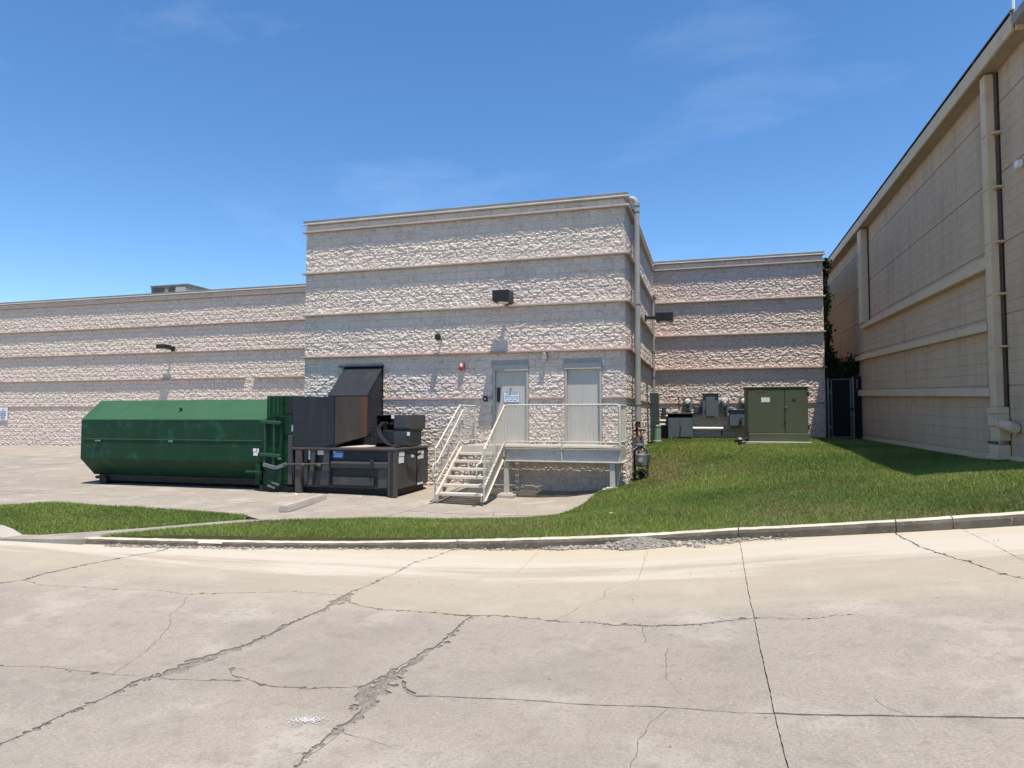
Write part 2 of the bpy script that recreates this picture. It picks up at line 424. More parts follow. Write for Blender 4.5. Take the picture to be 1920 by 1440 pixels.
CP = [(-12, 11.5, -1.88), (-8, 10.6, -1.88), (-4, 11.9, -1.88), (-2.9, 12.6, -1.87), (-2.78, 16.5, -1.86), (-11, 17, -1.86), (-5, 17.2, -1.88),
      (-8, 14, -1.88), (-17, 14, -1.88), (-14, 10.5, -1.88), (-22, 10, -1.9), (-45, 10, -1.85), (-45, 25.3, -1.40), (-62, 25.3, -1.40), (-62, 9, -1.85),
      (-34, 25.3, -1.42), (-29, 25.3, -1.37), (-20, 25.3, -1.42), (-13, 25.3, -1.5), (-12, 19, -1.80), (-28, 17, -1.74),
      (-2.05, 17.3, -1.72), (-1.9, 19, -1.40), (-1.9, 20.9, -1.10), (-1.9, 23.7, -0.88), (-1.0, 24.9, -0.80), (0.5, 24.9, -0.78), (3.7, 25.3, -0.74),
      (1.0, 21.4, -0.84), (2.9, 21.5, -0.80), (4.86, 25.6, -0.82), (4.86, 19.8, -0.80), (4.86, 14.4, -0.80), (4.86, 12.6, -0.74), (4.9, 31, -0.8), (10, 14, -0.6), (13, 10, -0.6),
      (-2.2, 15.9, -1.68), (-2.45, 14, -1.84), (-9.2, 9.0, -1.88), (-10.3, 8.35, -1.885), (-13, 8.2, -1.89), (-30, 8, -1.9), (0, 13, -1.43), (2.5, 13, -1.10), (2.4, 16.5, -0.97), (0, 17, -1.18)]
for kx, ky in KERB:
    CP.append((kx + 0.02, ky + 0.18, float(road_h(kx)) + (0.125 if kx > -8.5 else 0.06)))
    if kx > -3: CP.append((kx, ky + 1.2, float(road_h(kx)) + 0.20))
CP = np.array(CP)
def _tps(r2):
    return np.where(r2 > 1e-12, 0.5 * r2 * np.log(r2 + 1e-12), 0.0)
_n = len(CP)
_A = np.zeros((_n + 3, _n + 3))
_d2 = ((CP[:, None, :2] - CP[None, :, :2]) ** 2).sum(-1)
_A[:_n, :_n] = _tps(_d2) + 0.02 * np.eye(_n)
_A[:_n, _n] = 1; _A[:_n, _n + 1:] = CP[:, :2]; _A[_n, :_n] = 1; _A[_n + 1:, :_n] = CP[:, :2].T
_w = np.linalg.solve(_A, np.concatenate([CP[:, 2], np.zeros(3)]))
def ground_h(x, y):
    x = np.asarray(x, float); y = np.asarray(y, float)
    sh = x.shape
    P = np.stack([x.ravel(), y.ravel()], -1)
    out = np.empty(len(P))
    for i in range(0, len(P), 40000):
        q = P[i:i + 40000]
        d2 = ((q[:, None] - CP[None, :, :2]) ** 2).sum(-1)
        out[i:i + 40000] = _tps(d2) @ _w[:_n] + _w[_n] + q @ _w[_n + 1:]
    return np.clip(out, -2.3, -0.4).reshape(sh)
def gh(x, y): return float(ground_h(np.array([x]), np.array([y]))[0])

# ---------------------------------------------------------------- sheets cut by cracks
def densify(poly, step):
    out = []
    n = len(poly)
    for i in range(n):
        a, b = Vector(poly[i]), Vector(poly[(i + 1) % n])
        k = max(1, int((b - a).length / step))
        out += [tuple(a.lerp(b, j / k)) for j in range(k)]
    return out

def crack_poly(path, w, jit=0.02, step=0.06, rs=None):
    """ragged ribbon polygon round a polyline; w is a width or a list of widths per node"""
    rs = rs or random
    pts = [Vector(p) for p in path]
    ws = w if isinstance(w, (list, tuple)) else [w] * len(pts)
    P, Wd = [], []
    for i in range(len(pts) - 1):
        k = max(1, int((pts[i + 1] - pts[i]).length / step))
        for j in range(k):
            P.append(pts[i].lerp(pts[i + 1], j / k)); Wd.append(ws[i] + (ws[i + 1] - ws[i]) * j / k)
    P.append(pts[-1]); Wd.append(ws[-1])
    Ls, Rs = [], []
    wob = 0
    for i, p in enumerate(P):
        d = (P[min(i + 1, len(P) - 1)] - P[max(i - 1, 0)])
        if d.length < 1e-6: continue
        d.normalize()
        nrm = Vector((-d.y, d.x))
        wob = wob * 0.75 + rs.uniform(-1, 1) * jit
        c = p + nrm * wob
        e = 0.25 if i in (0, len(P) - 1) else 1.0
        a = max(0.0011, Wd[i] * e * (0.5 + rs.uniform(-0.34, 0.35)))
        b = max(0.0011, Wd[i] * e * (0.5 + rs.uniform(-0.34, 0.35)))
        Ls.append(c + nrm * a); Rs.append(c - nrm * b)
    return [tuple(q) for q in Ls] + [tuple(q) for q in reversed(Rs)]

def pip(P, poly):
    """points in polygon (numpy)"""
    x, y = P[:, 0], P[:, 1]
    ins = np.zeros(len(P), bool)
    n = len(poly)
    for i in range(n):
        x0, y0 = poly[i]; x1, y1 = poly[(i + 1) % n]
        if y0 == y1: continue
        c = ((y0 > y) != (y1 > y)) & (x < (x1 - x0) * (y - y0) / (y1 - y0) + x0)
        ins ^= c
    return ins

def sheet(poly, hfun, step, cracks=(), zoff=0.0):
    """triangulated sheet over a polygon, with the crack polygons left out; returns verts, tris"""
    poly = densify(poly, step)
    xs = [p[0] for p in poly]; ys = [p[1] for p in poly]
    gx = np.arange(min(xs) + step / 2, max(xs), step); gy = np.arange(min(ys) + step / 2, max(ys), step)
    G = np.stack(np.meshgrid(gx, gy), -1).reshape(-1, 2)
    G = G + rng.uniform(-0.15, 0.15, G.shape) * step
    G = G[pip(G, poly)]
    verts = [Vector(p) for p in poly]
    faces = [list(range(len(poly)))]
    edges = []
    for c in cracks:
        o = len(verts)
        verts += [Vector(p) for p in c]
        faces.append(list(range(o, o + len(c))))
    verts += [Vector(p) for p in G]
    v, e, f, ov, oe, of = geometry.delaunay_2d_cdt(verts, edges, faces, 0, 1e-5)
    V = np.array([(p.x, p.y) for p in v])
    F = np.array([tuple(t) for t in f], int)
    C = V[F].mean(1)
    keep = pip(C, poly)
    for c in cracks:
        ca = np.array(c)
        lo, hi = ca.min(0), ca.max(0)
        k = np.nonzero(keep & (C > lo).all(1) & (C < hi).all(1))[0]
        if len(k): keep[k[pip(C[k], c)]] = False
    tris = [tuple(t) for t in F[keep].tolist()]
    Z = hfun(V[:, 0], V[:, 1]) + zoff
    return np.concatenate([V, Z[:, None]], 1), [tuple(t) for t in tris]

def comps(tris):
    par = {}
    def find(a):
        while par.setdefault(a, a) != a:
            par[a] = par[par[a]]; a = par[a]
        return a
    for t in tris:
        a, b, c = map(find, t)
        par[a] = b; par[find(c)] = find(b)
    d = {}
    for t in tris: d.setdefault(find(t[0]), []).append(t)
    return sorted(d.values(), key=lambda x: -len(x))

def slab_obj(name, V, tris, m, parent, depth, dz=0.0):
    used = sorted({i for t in tris for i in t}); ix = {k: i for i, k in enumerate(used)}
    vs = [(V[k][0], V[k][1], V[k][2] + dz) for k in used]
    fs = [tuple(ix[i] for i in t) for t in tris]
    cnt = {}
    for t in fs:
        for a, b in ((t[0], t[1]), (t[1], t[2]), (t[2], t[0])):
            cnt[(a, b)] = 1
    bd = [(a, b) for (a, b) in cnt if (b, a) not in cnt]
    low = {}
    for a, b in bd:
        for k in (a, b):
            if k not in low:
                low[k] = len(vs); vs.append((vs[k][0], vs[k][1], vs[k][2] - depth))
    for a, b in bd:
        fs.append((b, a, low[a], low[b]))
    me = bpy.data.meshes.new(name)
    me.from_pydata(vs, [], fs); me.update()
    return obj(name, me, m, parent)

# far ground, a sheet to the horizon
g = MB(); g.add([(-700, -700, -2.5), (700, -700, -2.5), (700, 700, -2.5), (-700, 700, -2.5)], [(0, 1, 2, 3)])
tag(g.build('ground', 'earth'), 'bare earth underneath the paving out to the horizon', 'ground', kind='structure')

# ---- road
CR = {
'a': [(-3.99,0.5),(-3.97,2.2),(-3.95,3.02),(-3.94,3.22),(-3.96,3.36),(-3.93,3.58),(-3.92,3.75),(-3.94,4.04),(-3.88,4.13),(-3.83,4.34),(-3.78,4.56),(-3.72,4.8),(-3.68,5.09),(-3.71,5.44),(-3.68,5.7),(-3.63,5.99),(-3.66,6.29),(-3.72,6.56),(-3.69,6.92),(-3.7,7.31),(-3.67,7.68),(-3.71,8.15),(-3.56,8.7),(-3.52,9.3)],
'c': [(-2.07,5.95),(-2.12,5.74),(-2.1,5.43),(-2.08,5.15),(-2.12,4.92),(-2.15,4.69),(-2.16,4.44),(-2.16,4.24),(-2.14,4.06),(-2.11,3.94),(-2.08,3.74),(-2.09,3.58),(-2.12,3.46),(-2.11,3.31),(-2.07,3.13),(-2.1,2.0),(-2.08,0.5)],
'd': [(-3.47,4.37),(-3.32,4.23),(-3.16,4.18),(-2.98,4.13),(-2.79,4.12),(-2.65,4.12),(-2.53,4.16),(-2.37,4.16),(-2.27,4.23),(-2.23,4.38),(-2.2,4.57),(-2.17,4.74)],
'd2': [(-3.94,4.09),(-3.73,4.08),(-3.51,4.11),(-3.29,4.16),(-3.16,4.18)],
'g': [(-7.9,3.0),(-7.88,5.0),(-7.86,5.94),(-7.72,6.12),(-7.8,6.37),(-7.77,6.63),(-7.76,7.0),(-7.7,7.31),(-7.66,7.62),(-7.55,7.88),(-7.63,8.4)],
'h': [(-7.68,6.09),(-7.36,6.02),(-6.98,6.03),(-6.71,6.06),(-6.33,6.09),(-5.97,6.17),(-5.65,6.14),(-5.42,6.11),(-5.16,6.21),(-4.9,6.32),(-4.62,6.39),(-4.37,6.5),(-4.1,6.49),(-3.75,6.48)],
'i': [(-7.0,3.9),(-5.23,3.97),(-5.04,4.0),(-4.87,4.03),(-4.64,4.03),(-4.45,4.04),(-4.24,4.06),(-4.07,4.08),(-3.95,4.1)],
'p': [(-5.36,6.05),(-5.12,5.74),(-5.0,5.43),(-4.75,5.19),(-4.65,5.06),(-4.43,4.6),(-4.3,4.26),(-4.22,4.05)],
'j': [(0.33,9.4),(0.31,7.66),(0.3,6.62),(0.3,5.15),(0.3,4.27),(0.3,3.71),(0.31,3.33),(0.31,0.5)],
'k': [(2.04,9.0),(2.06,8.43),(2.06,8.01),(2.13,7.65),(2.23,7.26),(2.29,6.92),(2.34,6.62),(2.4,6.48),(2.5,5.8)],
'l': [(2.7,9.0),(2.68,8.07),(2.64,7.12),(2.66,3.0),(2.66,0.5)],
'm': [(-0.81,8.9),(-0.76,7.79),(-0.76,7.27),(-0.92,7.0),(-1.02,6.79),(-1.01,6.53),(-1.16,6.21),(-1.25,5.95),(-1.33,5.78)],
'n': [(-0.55,5.59),(-0.5,5.15),(-0.33,5.02),(-0.29,4.46),(-0.22,4.28),(-0.09,4.02),(-0.06,3.97)],
'o': [(-0.27,3.98),(-0.33,3.79),(-0.34,3.66),(-0.38,3.59),(-0.36,3.47),(-0.39,3.3),(-0.45,2.9)],
'r': [(-2.3,9.3),(-2.22,8.3),(-2.19,7.7)],
'b': [(-3.62,6.28),(-3.29,6.11),(-3.03,6.05),(-2.74,6.02),(-2.45,5.98),(-2.22,5.95),(-2.06,5.93),(-1.73,5.92),(-1.51,5.84),(-1.33,5.77),(-1.16,5.73),(-0.98,5.71),(-0.79,5.63),(-0.61,5.63),(-0.48,5.59),(-0.32,5.58),(-0.1,5.58),(0.09,5.66),(0.29,5.70),(0.42,5.7),(0.57,5.63),(0.75,5.61),(0.87,5.67),(1.04,5.7)],
'e': [(-2.06,4.35),(-1.93,4.17),(-1.85,4.09),(-1.73,4.1),(-1.49,4.09),(-1.19,4.08),(-0.94,4.05),(-0.66,4.02),(-0.41,4.0),(-0.09,3.97),(0.12,3.93),(0.29,3.92),(0.45,3.89),(0.7,3.88),(0.94,3.88),(1.05,3.87),(1.41,3.85),(2.66,3.8)],
}
def wlist(k, f): return [f(*p) for p in CR[k]]
CW = {
'a': wlist('a', lambda x, y: 0.012 + 0.115 * math.exp(-((y - 4.35) / 0.3) ** 2) + 0.10 * math.exp(-((y - 6.32) / 0.16) ** 2) + (0.022 if 4.7 < y < 6.3 else 0) - (0.006 if y > 6.7 else 0)),
'c': wlist('c', lambda x, y: 0.022 + 0.16 * math.exp(-((y - 4.22) / 0.2) ** 2) + 0.05 * math.exp(-((y - 3.85) / 0.3) ** 2) + 0.05 * math.exp(-((y - 4.75) / 0.3) ** 2) + 0.04 * math.exp(-((y - 5.9) / 0.12) ** 2)),
'd': 0.011, 'd2': 0.010, 'g': wlist('g', lambda x, y: 0.03 if y > 5.8 else 0.015), 'h': 0.009, 'i': 0.006, 'p': 0.0035,
'j': 0.006, 'k': 0.014, 'l': 0.009, 'm': 0.0035, 'n': 0.003, 'o': 0.003, 'r': 0.004,
'b': wlist('b', lambda x, y: 0.015 + 0.02 * math.exp(-((x + 2.1) / 0.2) ** 2) + 0.014 * math.exp(-((x + 0.5) / 0.4) ** 2) - (0.009 if x > 0.2 else 0)),
'e': wlist('e', lambda x, y: 0.012 + 0.03 * math.exp(-((x + 1.95) / 0.12) ** 2)),
}
JT = {'j': 0.002, 'l': 0.002, 'r': 0.003, 'e': 0.006, 'a': 0.014}
cr_rand = random.Random(5)
cracks = [crack_poly(CR[k], CW[k], JT.get(k, 0.012), 0.05, cr_rand) for k in CR]
for k in ('a', 'b', 'c', 'e', 'h', 'g', 'a', 'c', 'a', 'c', 'b', 'e', 'd'):
    P0 = [p for p in CR[k] if 2.8 < p[1] < 8.5]
    p = cr_rand.choice(P0)
    ang = cr_rand.uniform(0, 6.28)
    L = cr_rand.uniform(0.15, 0.55)
    pts_ = [p]
    for q_ in range(4):
        ang += cr_rand.uniform(-0.5, 0.5)
        pts_.append((pts_[-1][0] + L / 4 * math.cos(ang), pts_[-1][1] + L / 4 * math.sin(ang)))
    cracks.append(crack_poly(pts_, [0.006, 0.004, 0.003, 0.002, 0.001], 0.006, 0.04, cr_rand))
for k, per in (('a', 26), ('c', 24), ('b', 16), ('g', 20), ('h', 8), ('d', 12), ('d2', 10), ('k', 9), ('i', 4)):
    P0 = CR[k]; W0 = CW[k] if isinstance(CW[k], list) else [CW[k]] * len(P0)
    for i_ in range(len(P0) - 1):
        L = math.dist(P0[i_], P0[i_ + 1])
        if P0[i_][1] < 2.2: continue
        for _ in range(int(L * per + cr_rand.random())):
            f_ = cr_rand.random()
            wd = W0[i_] + f_ * (W0[i_ + 1] - W0[i_])
            sgn = cr_rand.choice((-1, 1))
            dx_, dy_ = (P0[i_ + 1][0] - P0[i_][0]) / L, (P0[i_ + 1][1] - P0[i_][1]) / L
            r_ = cr_rand.uniform(0.006, 0.012) + 0.03 * cr_rand.random() ** 4 + 0.12 * wd
            cx_ = P0[i_][0] + f_ * L * dx_ - dy_ * sgn * (wd * 0.5 + r_ * 0.2)
            cy_ = P0[i_][1] + f_ * L * dy_ + dx_ * sgn * (wd * 0.5 + r_ * 0.2)
            a0 = cr_rand.uniform(0, 6.28)
            cracks.append([(cx_ + r_ * cr_rand.uniform(0.5, 1.3) * math.cos(a0 - q_ * 1.0472), cy_ + r_ * cr_rand.uniform(0.5, 1.3) * math.sin(a0 - q_ * 1.0472)) for q_ in range(6)])
for y0 in (-3.0,):
    cracks.append(crack_poly([(-30, y0), (20, y0)], 0.012, 0.002, 0.4, cr_rand))
cracks.append(crack_poly([(-12.0, 7.6), (-12.05, 3), (-12.0, -2.8)], 0.012, 0.004, 0.2, cr_rand))
road = empty('road', (0, 4, -1.7), 'worn light concrete driveway broken by joints and ragged cracks', 'road', kind='structure')
kline = [(x, kerb_y(x) + 0.05) for x in np.linspace(-9.06, 14, 40)]
rpoly = [(-60, -7), (14, -7)] + kline[::-1] + [(-9.75, 8.02), (-60, 7.8)]
rh = lambda x, y: road_h(x)
V, T = sheet(rpoly, rh, 0.45, cracks)
for i, c in enumerate(comps(T)):
    if len(c) < 3: continue
    o = slab_obj('concrete_slab', V, c, 'road', road, 0.06, random.uniform(-0.004, 0.004))
Vb, Tb = sheet([(-60.2, -7.2), (14.2, -7.2), (14.2, 9.2), (-60.2, 9.2)], rh, 0.9, (), -0.014)
slab_obj('crack_floor', Vb, Tb, 'dirt', road, 0.02)

# ---- lot behind the grass (container yard)
lot = empty('yard', (-9, 14, -1.88), 'pale concrete service yard under the container and stairs', 'yard', kind='structure')
lcr = []
for pth, w in (([(-60, 12.97), (-16.39, 12.97), (-11, 12.9), (-2.7, 12.95)], 0.016), ([(-16.4, 11.4), (-16.3, 15.5), (-16.4, 25.2)], 0.014),
               ([(-60, 16.8), (-18.9, 16.75), (-11.4, 16.8)], 0.02), ([(-22.5, 8), (-22.4, 25.2)], 0.02), ([(-29, 8), (-29, 25.2)], 0.02), ([(-60, 21), (-11.4, 21)], 0.02),
               ([(-12.6, 11.4), (-12.4, 12.2), (-12.7, 13.0), (-12.2, 14.5)], 0.014), ([(-6.0, 11.4), (-6.1, 17.1)], 0.01), ([(-18.9, 11.2), (-18.0, 12.0), (-16.4, 12.6)], 0.013),
               ([(-9.9, 11.35), (-9.6, 13.2), (-9.4, 14.4)], 0.012), ([(-3.9, 12.0), (-4.3, 13.4), (-3.9, 14.2), (-2.8, 14.6)], 0.008)):
    lcr.append(crack_poly(pth, w, 0.008, 0.12, cr_rand))
lpoly = [(-60, 8.3), (-22, 9.4), (-15.5, 10.0), (-13.818, 11.469), (-10.811, 11.398), (-8.988, 11.267), (-8.563, 11.191), (-7.9, 10.72),
         (-7.146, 10.877), (-6.499, 11.134), (-6.013, 11.439), (-5.041, 11.655), (-4.079, 11.868), (-3.176, 12.268), (-2.824, 12.723), (-2.60, 14.356), (-2.45, 17.15), (-11.25, 17.15), (-11.25, 25.25), (-60, 25.25)]
V, T = sheet(lpoly, ground_h, 0.6, lcr, 0.004)
for c in comps(T):
    if len(c) < 3: continue
    slab_obj('concrete_slab', V, c, 'lot', lot, 0.08, random.uniform(-0.004, 0.003))
Vb, Tb = sheet([(-60.2, 7.8), (-2.55, 12.6), (-2.4, 17.2), (-11.2, 17.2), (-11.2, 25.3), (-60.2, 25.3)], ground_h, 1.2, (), -0.03)
slab_obj('crack_floor', Vb, Tb, 'dirt', lot, 0.02)

# ---- apron and flush concrete strip between the two grass patches
st = [(-11.2, 7.9), (-9.04, 8.02), (-8.95, 8.30), (-8.701, 8.821), (-8.328, 9.562), (-7.673, 10.569), (-7.146, 10.87), (-7.9, 10.72), (-8.2, 10.66), (-9.127, 9.555), (-9.784, 8.892), (-10.283, 8.38), (-11.2, 8.25)]
V, T = sheet(st, lambda x, y: np.maximum(ground_h(x, y) + 0.012, road_h(x) + 0.002), 0.3)
tag(slab_obj('concrete_strip', V, T, 'lot', None, 0.12), 'narrow flush concrete strip running between two grass patches', 'pavement', kind='structure')

# ---- kerb
kerb = empty('kerb', (0.3, 9.3, -1.5), 'weathered raised concrete kerb along the foot of the lawn', 'kerb', kind='structure')
kj = [-9.084, -3.493, -2.306, 0.312, 2.05, 2.617, 6.0, 10.0, 14.0]
kr = random.Random(3)
for a, b in zip(kj[:-1], kj[1:]):
    n = max(4, int((b - a) / 0.09))
    xs = np.linspace(a + 0.006, b - 0.006, n)
    mb = MB()
    prof = [(0.0, -0.15), (0.0, 0.0), (0.008, 0.085), (0.03, 0.122), (0.06, 0.132), (0.15, 0.135), (0.165, 0.12), (0.165, -0.15)]
    np_ = len(prof)
    chip = 0
    for i, x in enumerate(xs):
        h = 1.0 if x > -2.5 else (0.62 + 0.38 * max(0, (x + 5) / 2.5) if x > -5 else 0.62)
        t = (kerb_y(x + 0.05) - kerb_y(x - 0.05)) / 0.1
        nx, ny = -t / math.hypot(1, t), 1 / math.hypot(1, t)
        if kr.random() < 0.05: chip = kr.uniform(0.012, 0.035)
        chip *= 0.6
        for k, (u, w) in enumerate(prof):
            uu = u + (chip if k in (2, 3, 4) else 0) + (kr.uniform(-0.004, 0.004) if 0 < k < 6 else 0)
            ww = (w * h if w > 0 else w) - (chip * 0.8 if k in (3, 4) else 0) + (kr.uniform(-0.003, 0.003) if 1 < k < 6 else 0)
            mb.v.append((x + nx * uu, kerb_y(x) + ny * uu, float(road_h(x)) + ww))
    for i in range(n - 1):
        for k in range(np_ - 1):
            q = i * np_ + k
            mb.f.append((q, q + np_, q + np_ + 1, q + 1))
    mb.f.append(tuple(range(np_))); mb.f.append(tuple(range((n - 1) * np_, n * np_))[::-1])
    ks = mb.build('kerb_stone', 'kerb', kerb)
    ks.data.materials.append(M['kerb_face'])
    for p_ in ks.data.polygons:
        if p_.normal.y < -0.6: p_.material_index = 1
# broken end of the kerb on the far left
mb = MB(); cz = -1.9
mb.prism([(-12.6, cz - 0.1), (-12.6, cz + 0.15), (-11.0, cz + 0.16), (-10.78, cz + 0.11), (-10.55, cz + 0.02), (-10.5, cz - 0.1)], 'y', 7.98, 8.34)
o = mb.build('kerb', 'concrete', None, bevel=0.02, segs=2)
tag(o, 'chipped end of a concrete kerb at the left edge by the grass', 'kerb', kind='structure')

# ---- lawn soil sheets
lawn_poly = [(x, kerb_y(x) + 0.15) for x in np.linspace(-8.95, 13.5, 40)] + [(13.5, 12), (7.0, 13.2), (4.95, 13.0), (4.95, 33), (3.8, 33), (3.8, 25.3), (-2.05, 25.3), (-2.05, 17.2), (-2.45, 17.15), (-2.60, 14.356),
             (-2.824, 12.723), (-3.176, 12.268), (-4.079, 11.868), (-5.041, 11.655), (-6.013, 11.439), (-6.499, 11.134), (-7.146, 10.877), (-7.673, 10.569), (-8.328, 9.562), (-8.701, 8.821)]
V, T = sheet(lawn_poly, ground_h, 0.4, (), 0.008)
tag(slab_obj('lawn', V, T, 'earth', None, 0.1), 'sloping soil of the lawn between kerb and buildings', 'lawn', kind='structure')
patch_poly = [(-60, 8.4), (-22, 9.4), (-15.5, 10.0), (-13.818, 11.469), (-10.811, 11.398), (-8.988, 11.267), (-8.563, 11.191), (-8.2, 10.66), (-9.127, 9.555), (-9.784, 8.892), (-10.283, 8.38), (-11.2, 8.25), (-60, 7.9)]
V, T = sheet(patch_poly, ground_h, 0.5, (), 0.008)
tag(slab_obj('lawn', V, T, 'earth', None, 0.1), 'soil of the small wedge of lawn left of the concrete strip', 'lawn', kind='structure')

def vnoise(P, s, seed):
    """cheap smooth value noise on points"""
    r = np.random.default_rng(seed)
    tab = r.random((64, 64))
    q = P * s
    i = np.floor(q).astype(int); f = q - i; f = f * f * (3 - 2 * f)
    a = tab[i[:, 0] % 64, i[:, 1] % 64]; b = tab[(i[:, 0] + 1) % 64, i[:, 1] % 64]
    c = tab[i[:, 0] % 64, (i[:, 1] + 1) % 64]; d = tab[(i[:, 0] + 1) % 64, (i[:, 1] + 1) % 64]
    return (a * (1 - f[:, 0]) + b * f[:, 0]) * (1 - f[:, 1]) + (c * (1 - f[:, 0]) + d * f[:, 0]) * f[:, 1]

def blades(name, polys, n, label):
    P = np.zeros((0, 2))
    x0, x1, y0, y1, poly = polys
    while len(P) < n:
        q = np.stack([rng.uniform(x0, x1, n), rng.uniform(y0, y1, n)], -1)
        keep = pip(q, poly)
        dist = np.hypot(q[:, 0], q[:, 1])
        keep &= rng.random(n) < np.clip((11.0 / dist) ** 1.3, 0.12, 1)
        dens = 0.45 + 0.55 * vnoise(q, 1.3, 3)
        dryp = np.exp(-(((q[:, 0] + 1.1) / 0.8) ** 2 + ((q[:, 1] - 18.0) / 2.2) ** 2))
        keep &= rng.random(n) < dens * (1 - 0.5 * dryp)
        P = np.concatenate([P, q[keep]])
    P = P[:n]
    Z = ground_h(P[:, 0], P[:, 1]) + 0.004
    dist = np.hypot(P[:, 0], P[:, 1])
    big = np.clip(dist / 11.0, 0.9, 2.0)
    H = rng.uniform(0.026, 0.062, n) * (0.75 + 0.6 * vnoise(P, 0.9, 8)) * (0.9 + 0.1 * big)
    Wd = rng.uniform(0.0035, 0.0065, n) * big ** 1.25
    an = rng.uniform(0, 2 * np.pi, n); la = rng.uniform(0, 2 * np.pi, n); le = rng.uniform(0.1, 1.0, n) * H
    dx, dy = np.cos(an) * Wd, np.sin(an) * Wd
    v = np.empty((n, 3, 3))
    v[:, 0] = np.stack([P[:, 0] - dx, P[:, 1] - dy, Z], -1)
    v[:, 1] = np.stack([P[:, 0] + dx, P[:, 1] + dy, Z], -1)
    v[:, 2] = np.stack([P[:, 0] + np.cos(la) * le, P[:, 1] + np.sin(la) * le, Z + H], -1)
    me = bpy.data.meshes.new(name)
    me.vertices.add(3 * n); me.vertices.foreach_set('co', v.ravel().astype(np.float32))
    me.loops.add(3 * n); me.loops.foreach_set('vertex_index', np.arange(3 * n, dtype=np.int32))
    me.polygons.add(n); me.polygons.foreach_set('loop_start', np.arange(0, 3 * n, 3, dtype=np.int32))
    me.update(calc_edges=True)
    t = np.clip(0.12 + 0.75 * vnoise(P, 0.55, 21) * 1.0 + 0.25 * (vnoise(P, 2.6, 5) - 0.3) + rng.uniform(-0.28, 0.28, n), 0, 1)
    dryp = np.exp(-(((P[:, 0] + 1.15) / 0.75) ** 2 + ((P[:, 1] - 18.0) / 2.3) ** 2)) * 0.85
    dryn = np.clip((vnoise(P, 1.1, 40) * 0.7 + vnoise(P, 3.7, 41) * 0.3 - 0.56) * 2.6, 0, 1) * 0.6 + dryp
    dry = np.where(rng.random(n) < np.clip(dryn + 0.03, 0, 0.92), rng.uniform(0.5, 1.0, n), rng.uniform(0, 0.14, n))
    for nm, arr in (('tint', t), ('dry', dry)):
        a = me.attributes.new(nm, 'FLOAT', 'POINT')
        a.data.foreach_set('value', np.repeat(arr, 3).astype(np.float32))
    o = obj(name, me, 'grass')
    return tag(o, label, 'grass', kind='stuff')

lawn_vis = [p for p in lawn_poly]
blades('grass', (-9, 7.2, 8.2, 26.5, [(min(x, 7.2), y) for x, y in lawn_vis]), 430000, 'mown green grass of the sloping lawn below the electrical cabinets')
blades('grass', (-20, -8.2, 8.0, 11.5, patch_poly), 90000, 'mown green grass of the small wedge left of the concrete strip')

# ---------------------------------------------------------------- stones
def stones(pts, smin, smax, m='stone'):
    """pts: (x, y, z) list -> one mesh of small angular stones"""
    vs, fs, ti = [], [], []
    ico = [(0, 0, 1), (0.89, 0, 0.45), (0.28, 0.85, 0.45), (-0.72, 0.53, 0.45), (-0.72, -0.53, 0.45), (0.28, -0.85, 0.45), (0.72, 0.53, -0.45), (-0.28, 0.85, -0.45), (-0.89, 0, -0.45), (-0.28, -0.85, -0.45), (0.72, -0.53, -0.45), (0, 0, -1)]
    icf = [(0, 1, 2), (0, 2, 3), (0, 3, 4), (0, 4, 5), (0, 5, 1), (1, 6, 2), (2, 7, 3), (3, 8, 4), (4, 9, 5), (5, 10, 1), (2, 6, 7), (3, 7, 8), (4, 8, 9), (5, 9, 10), (1, 10, 6), (6, 11, 7), (7, 11, 8), (8, 11, 9), (9, 11, 10), (10, 11, 6)]
    for (x, y, z) in pts:
        s = smin + (smax - smin) * random.random() ** 2.5
        a = random.uniform(0, 6.3); ca, sa = math.cos(a), math.sin(a)
        sx, sy, sz = s * random.uniform(0.8, 1.4), s * random.uniform(0.6, 1.0), s * random.uniform(0.4, 0.75)
        o = len(vs); t = random.random()
        for p in ico:
            k = random.uniform(0.72, 1.18)
            u, v, w = p[0] * sx * k, p[1] * sy * k, p[2] * sz * k
            vs.append((x + u * ca - v * sa, y + u * sa + v * ca, z + w + sz * 0.4)); ti.append(t)
        fs += [tuple(i + o for i in q) for q in icf]
    return vs, fs, ti
def stone_obj(name, pts, a, b, parent=None):
    vs, fs, ti = stones(pts, a, b)
    me = bpy.data.meshes.new(name); me.from_pydata(vs, [], fs); me.update()
    at = me.attributes.new('tint', 'FLOAT', 'POINT'); at.data.foreach_set('value', ti)
    return obj(name, me, 'stone', parent)

# ======================================================================================= STORE BUILDING
BZ = [0.493 + 1.2192 * k for k in range(5)]      # ledges, bottom to top
TOP = BZ[4] + 0.27
FY, BY, XL, XR, XE = 17.2, 25.3, -11.29, -2.05, 3.76
CH, CW_ = 0.2032, 0.4064
Z0 = BZ[0] - 14 * CH
store = empty('store_building', (-6.7, 17.2, -1.88), 'store rear wing of rough tan split face block with banded ledges and two grey doors', 'building')

def wall_box(x0, x1, y0, y1, z0, z1):
    return B(x0, x1, y0, y1, z0, z1).build('wall', 'mortar', store)
# openings on the front wall: x0, x1, z0, z1
DOORS = [(-5.547, -4.577, -0.70, 1.385), (-3.607, -2.654, -0.70, 1.395)]
CHUTE = (-9.97, -8.77, 0.05, 1.40)
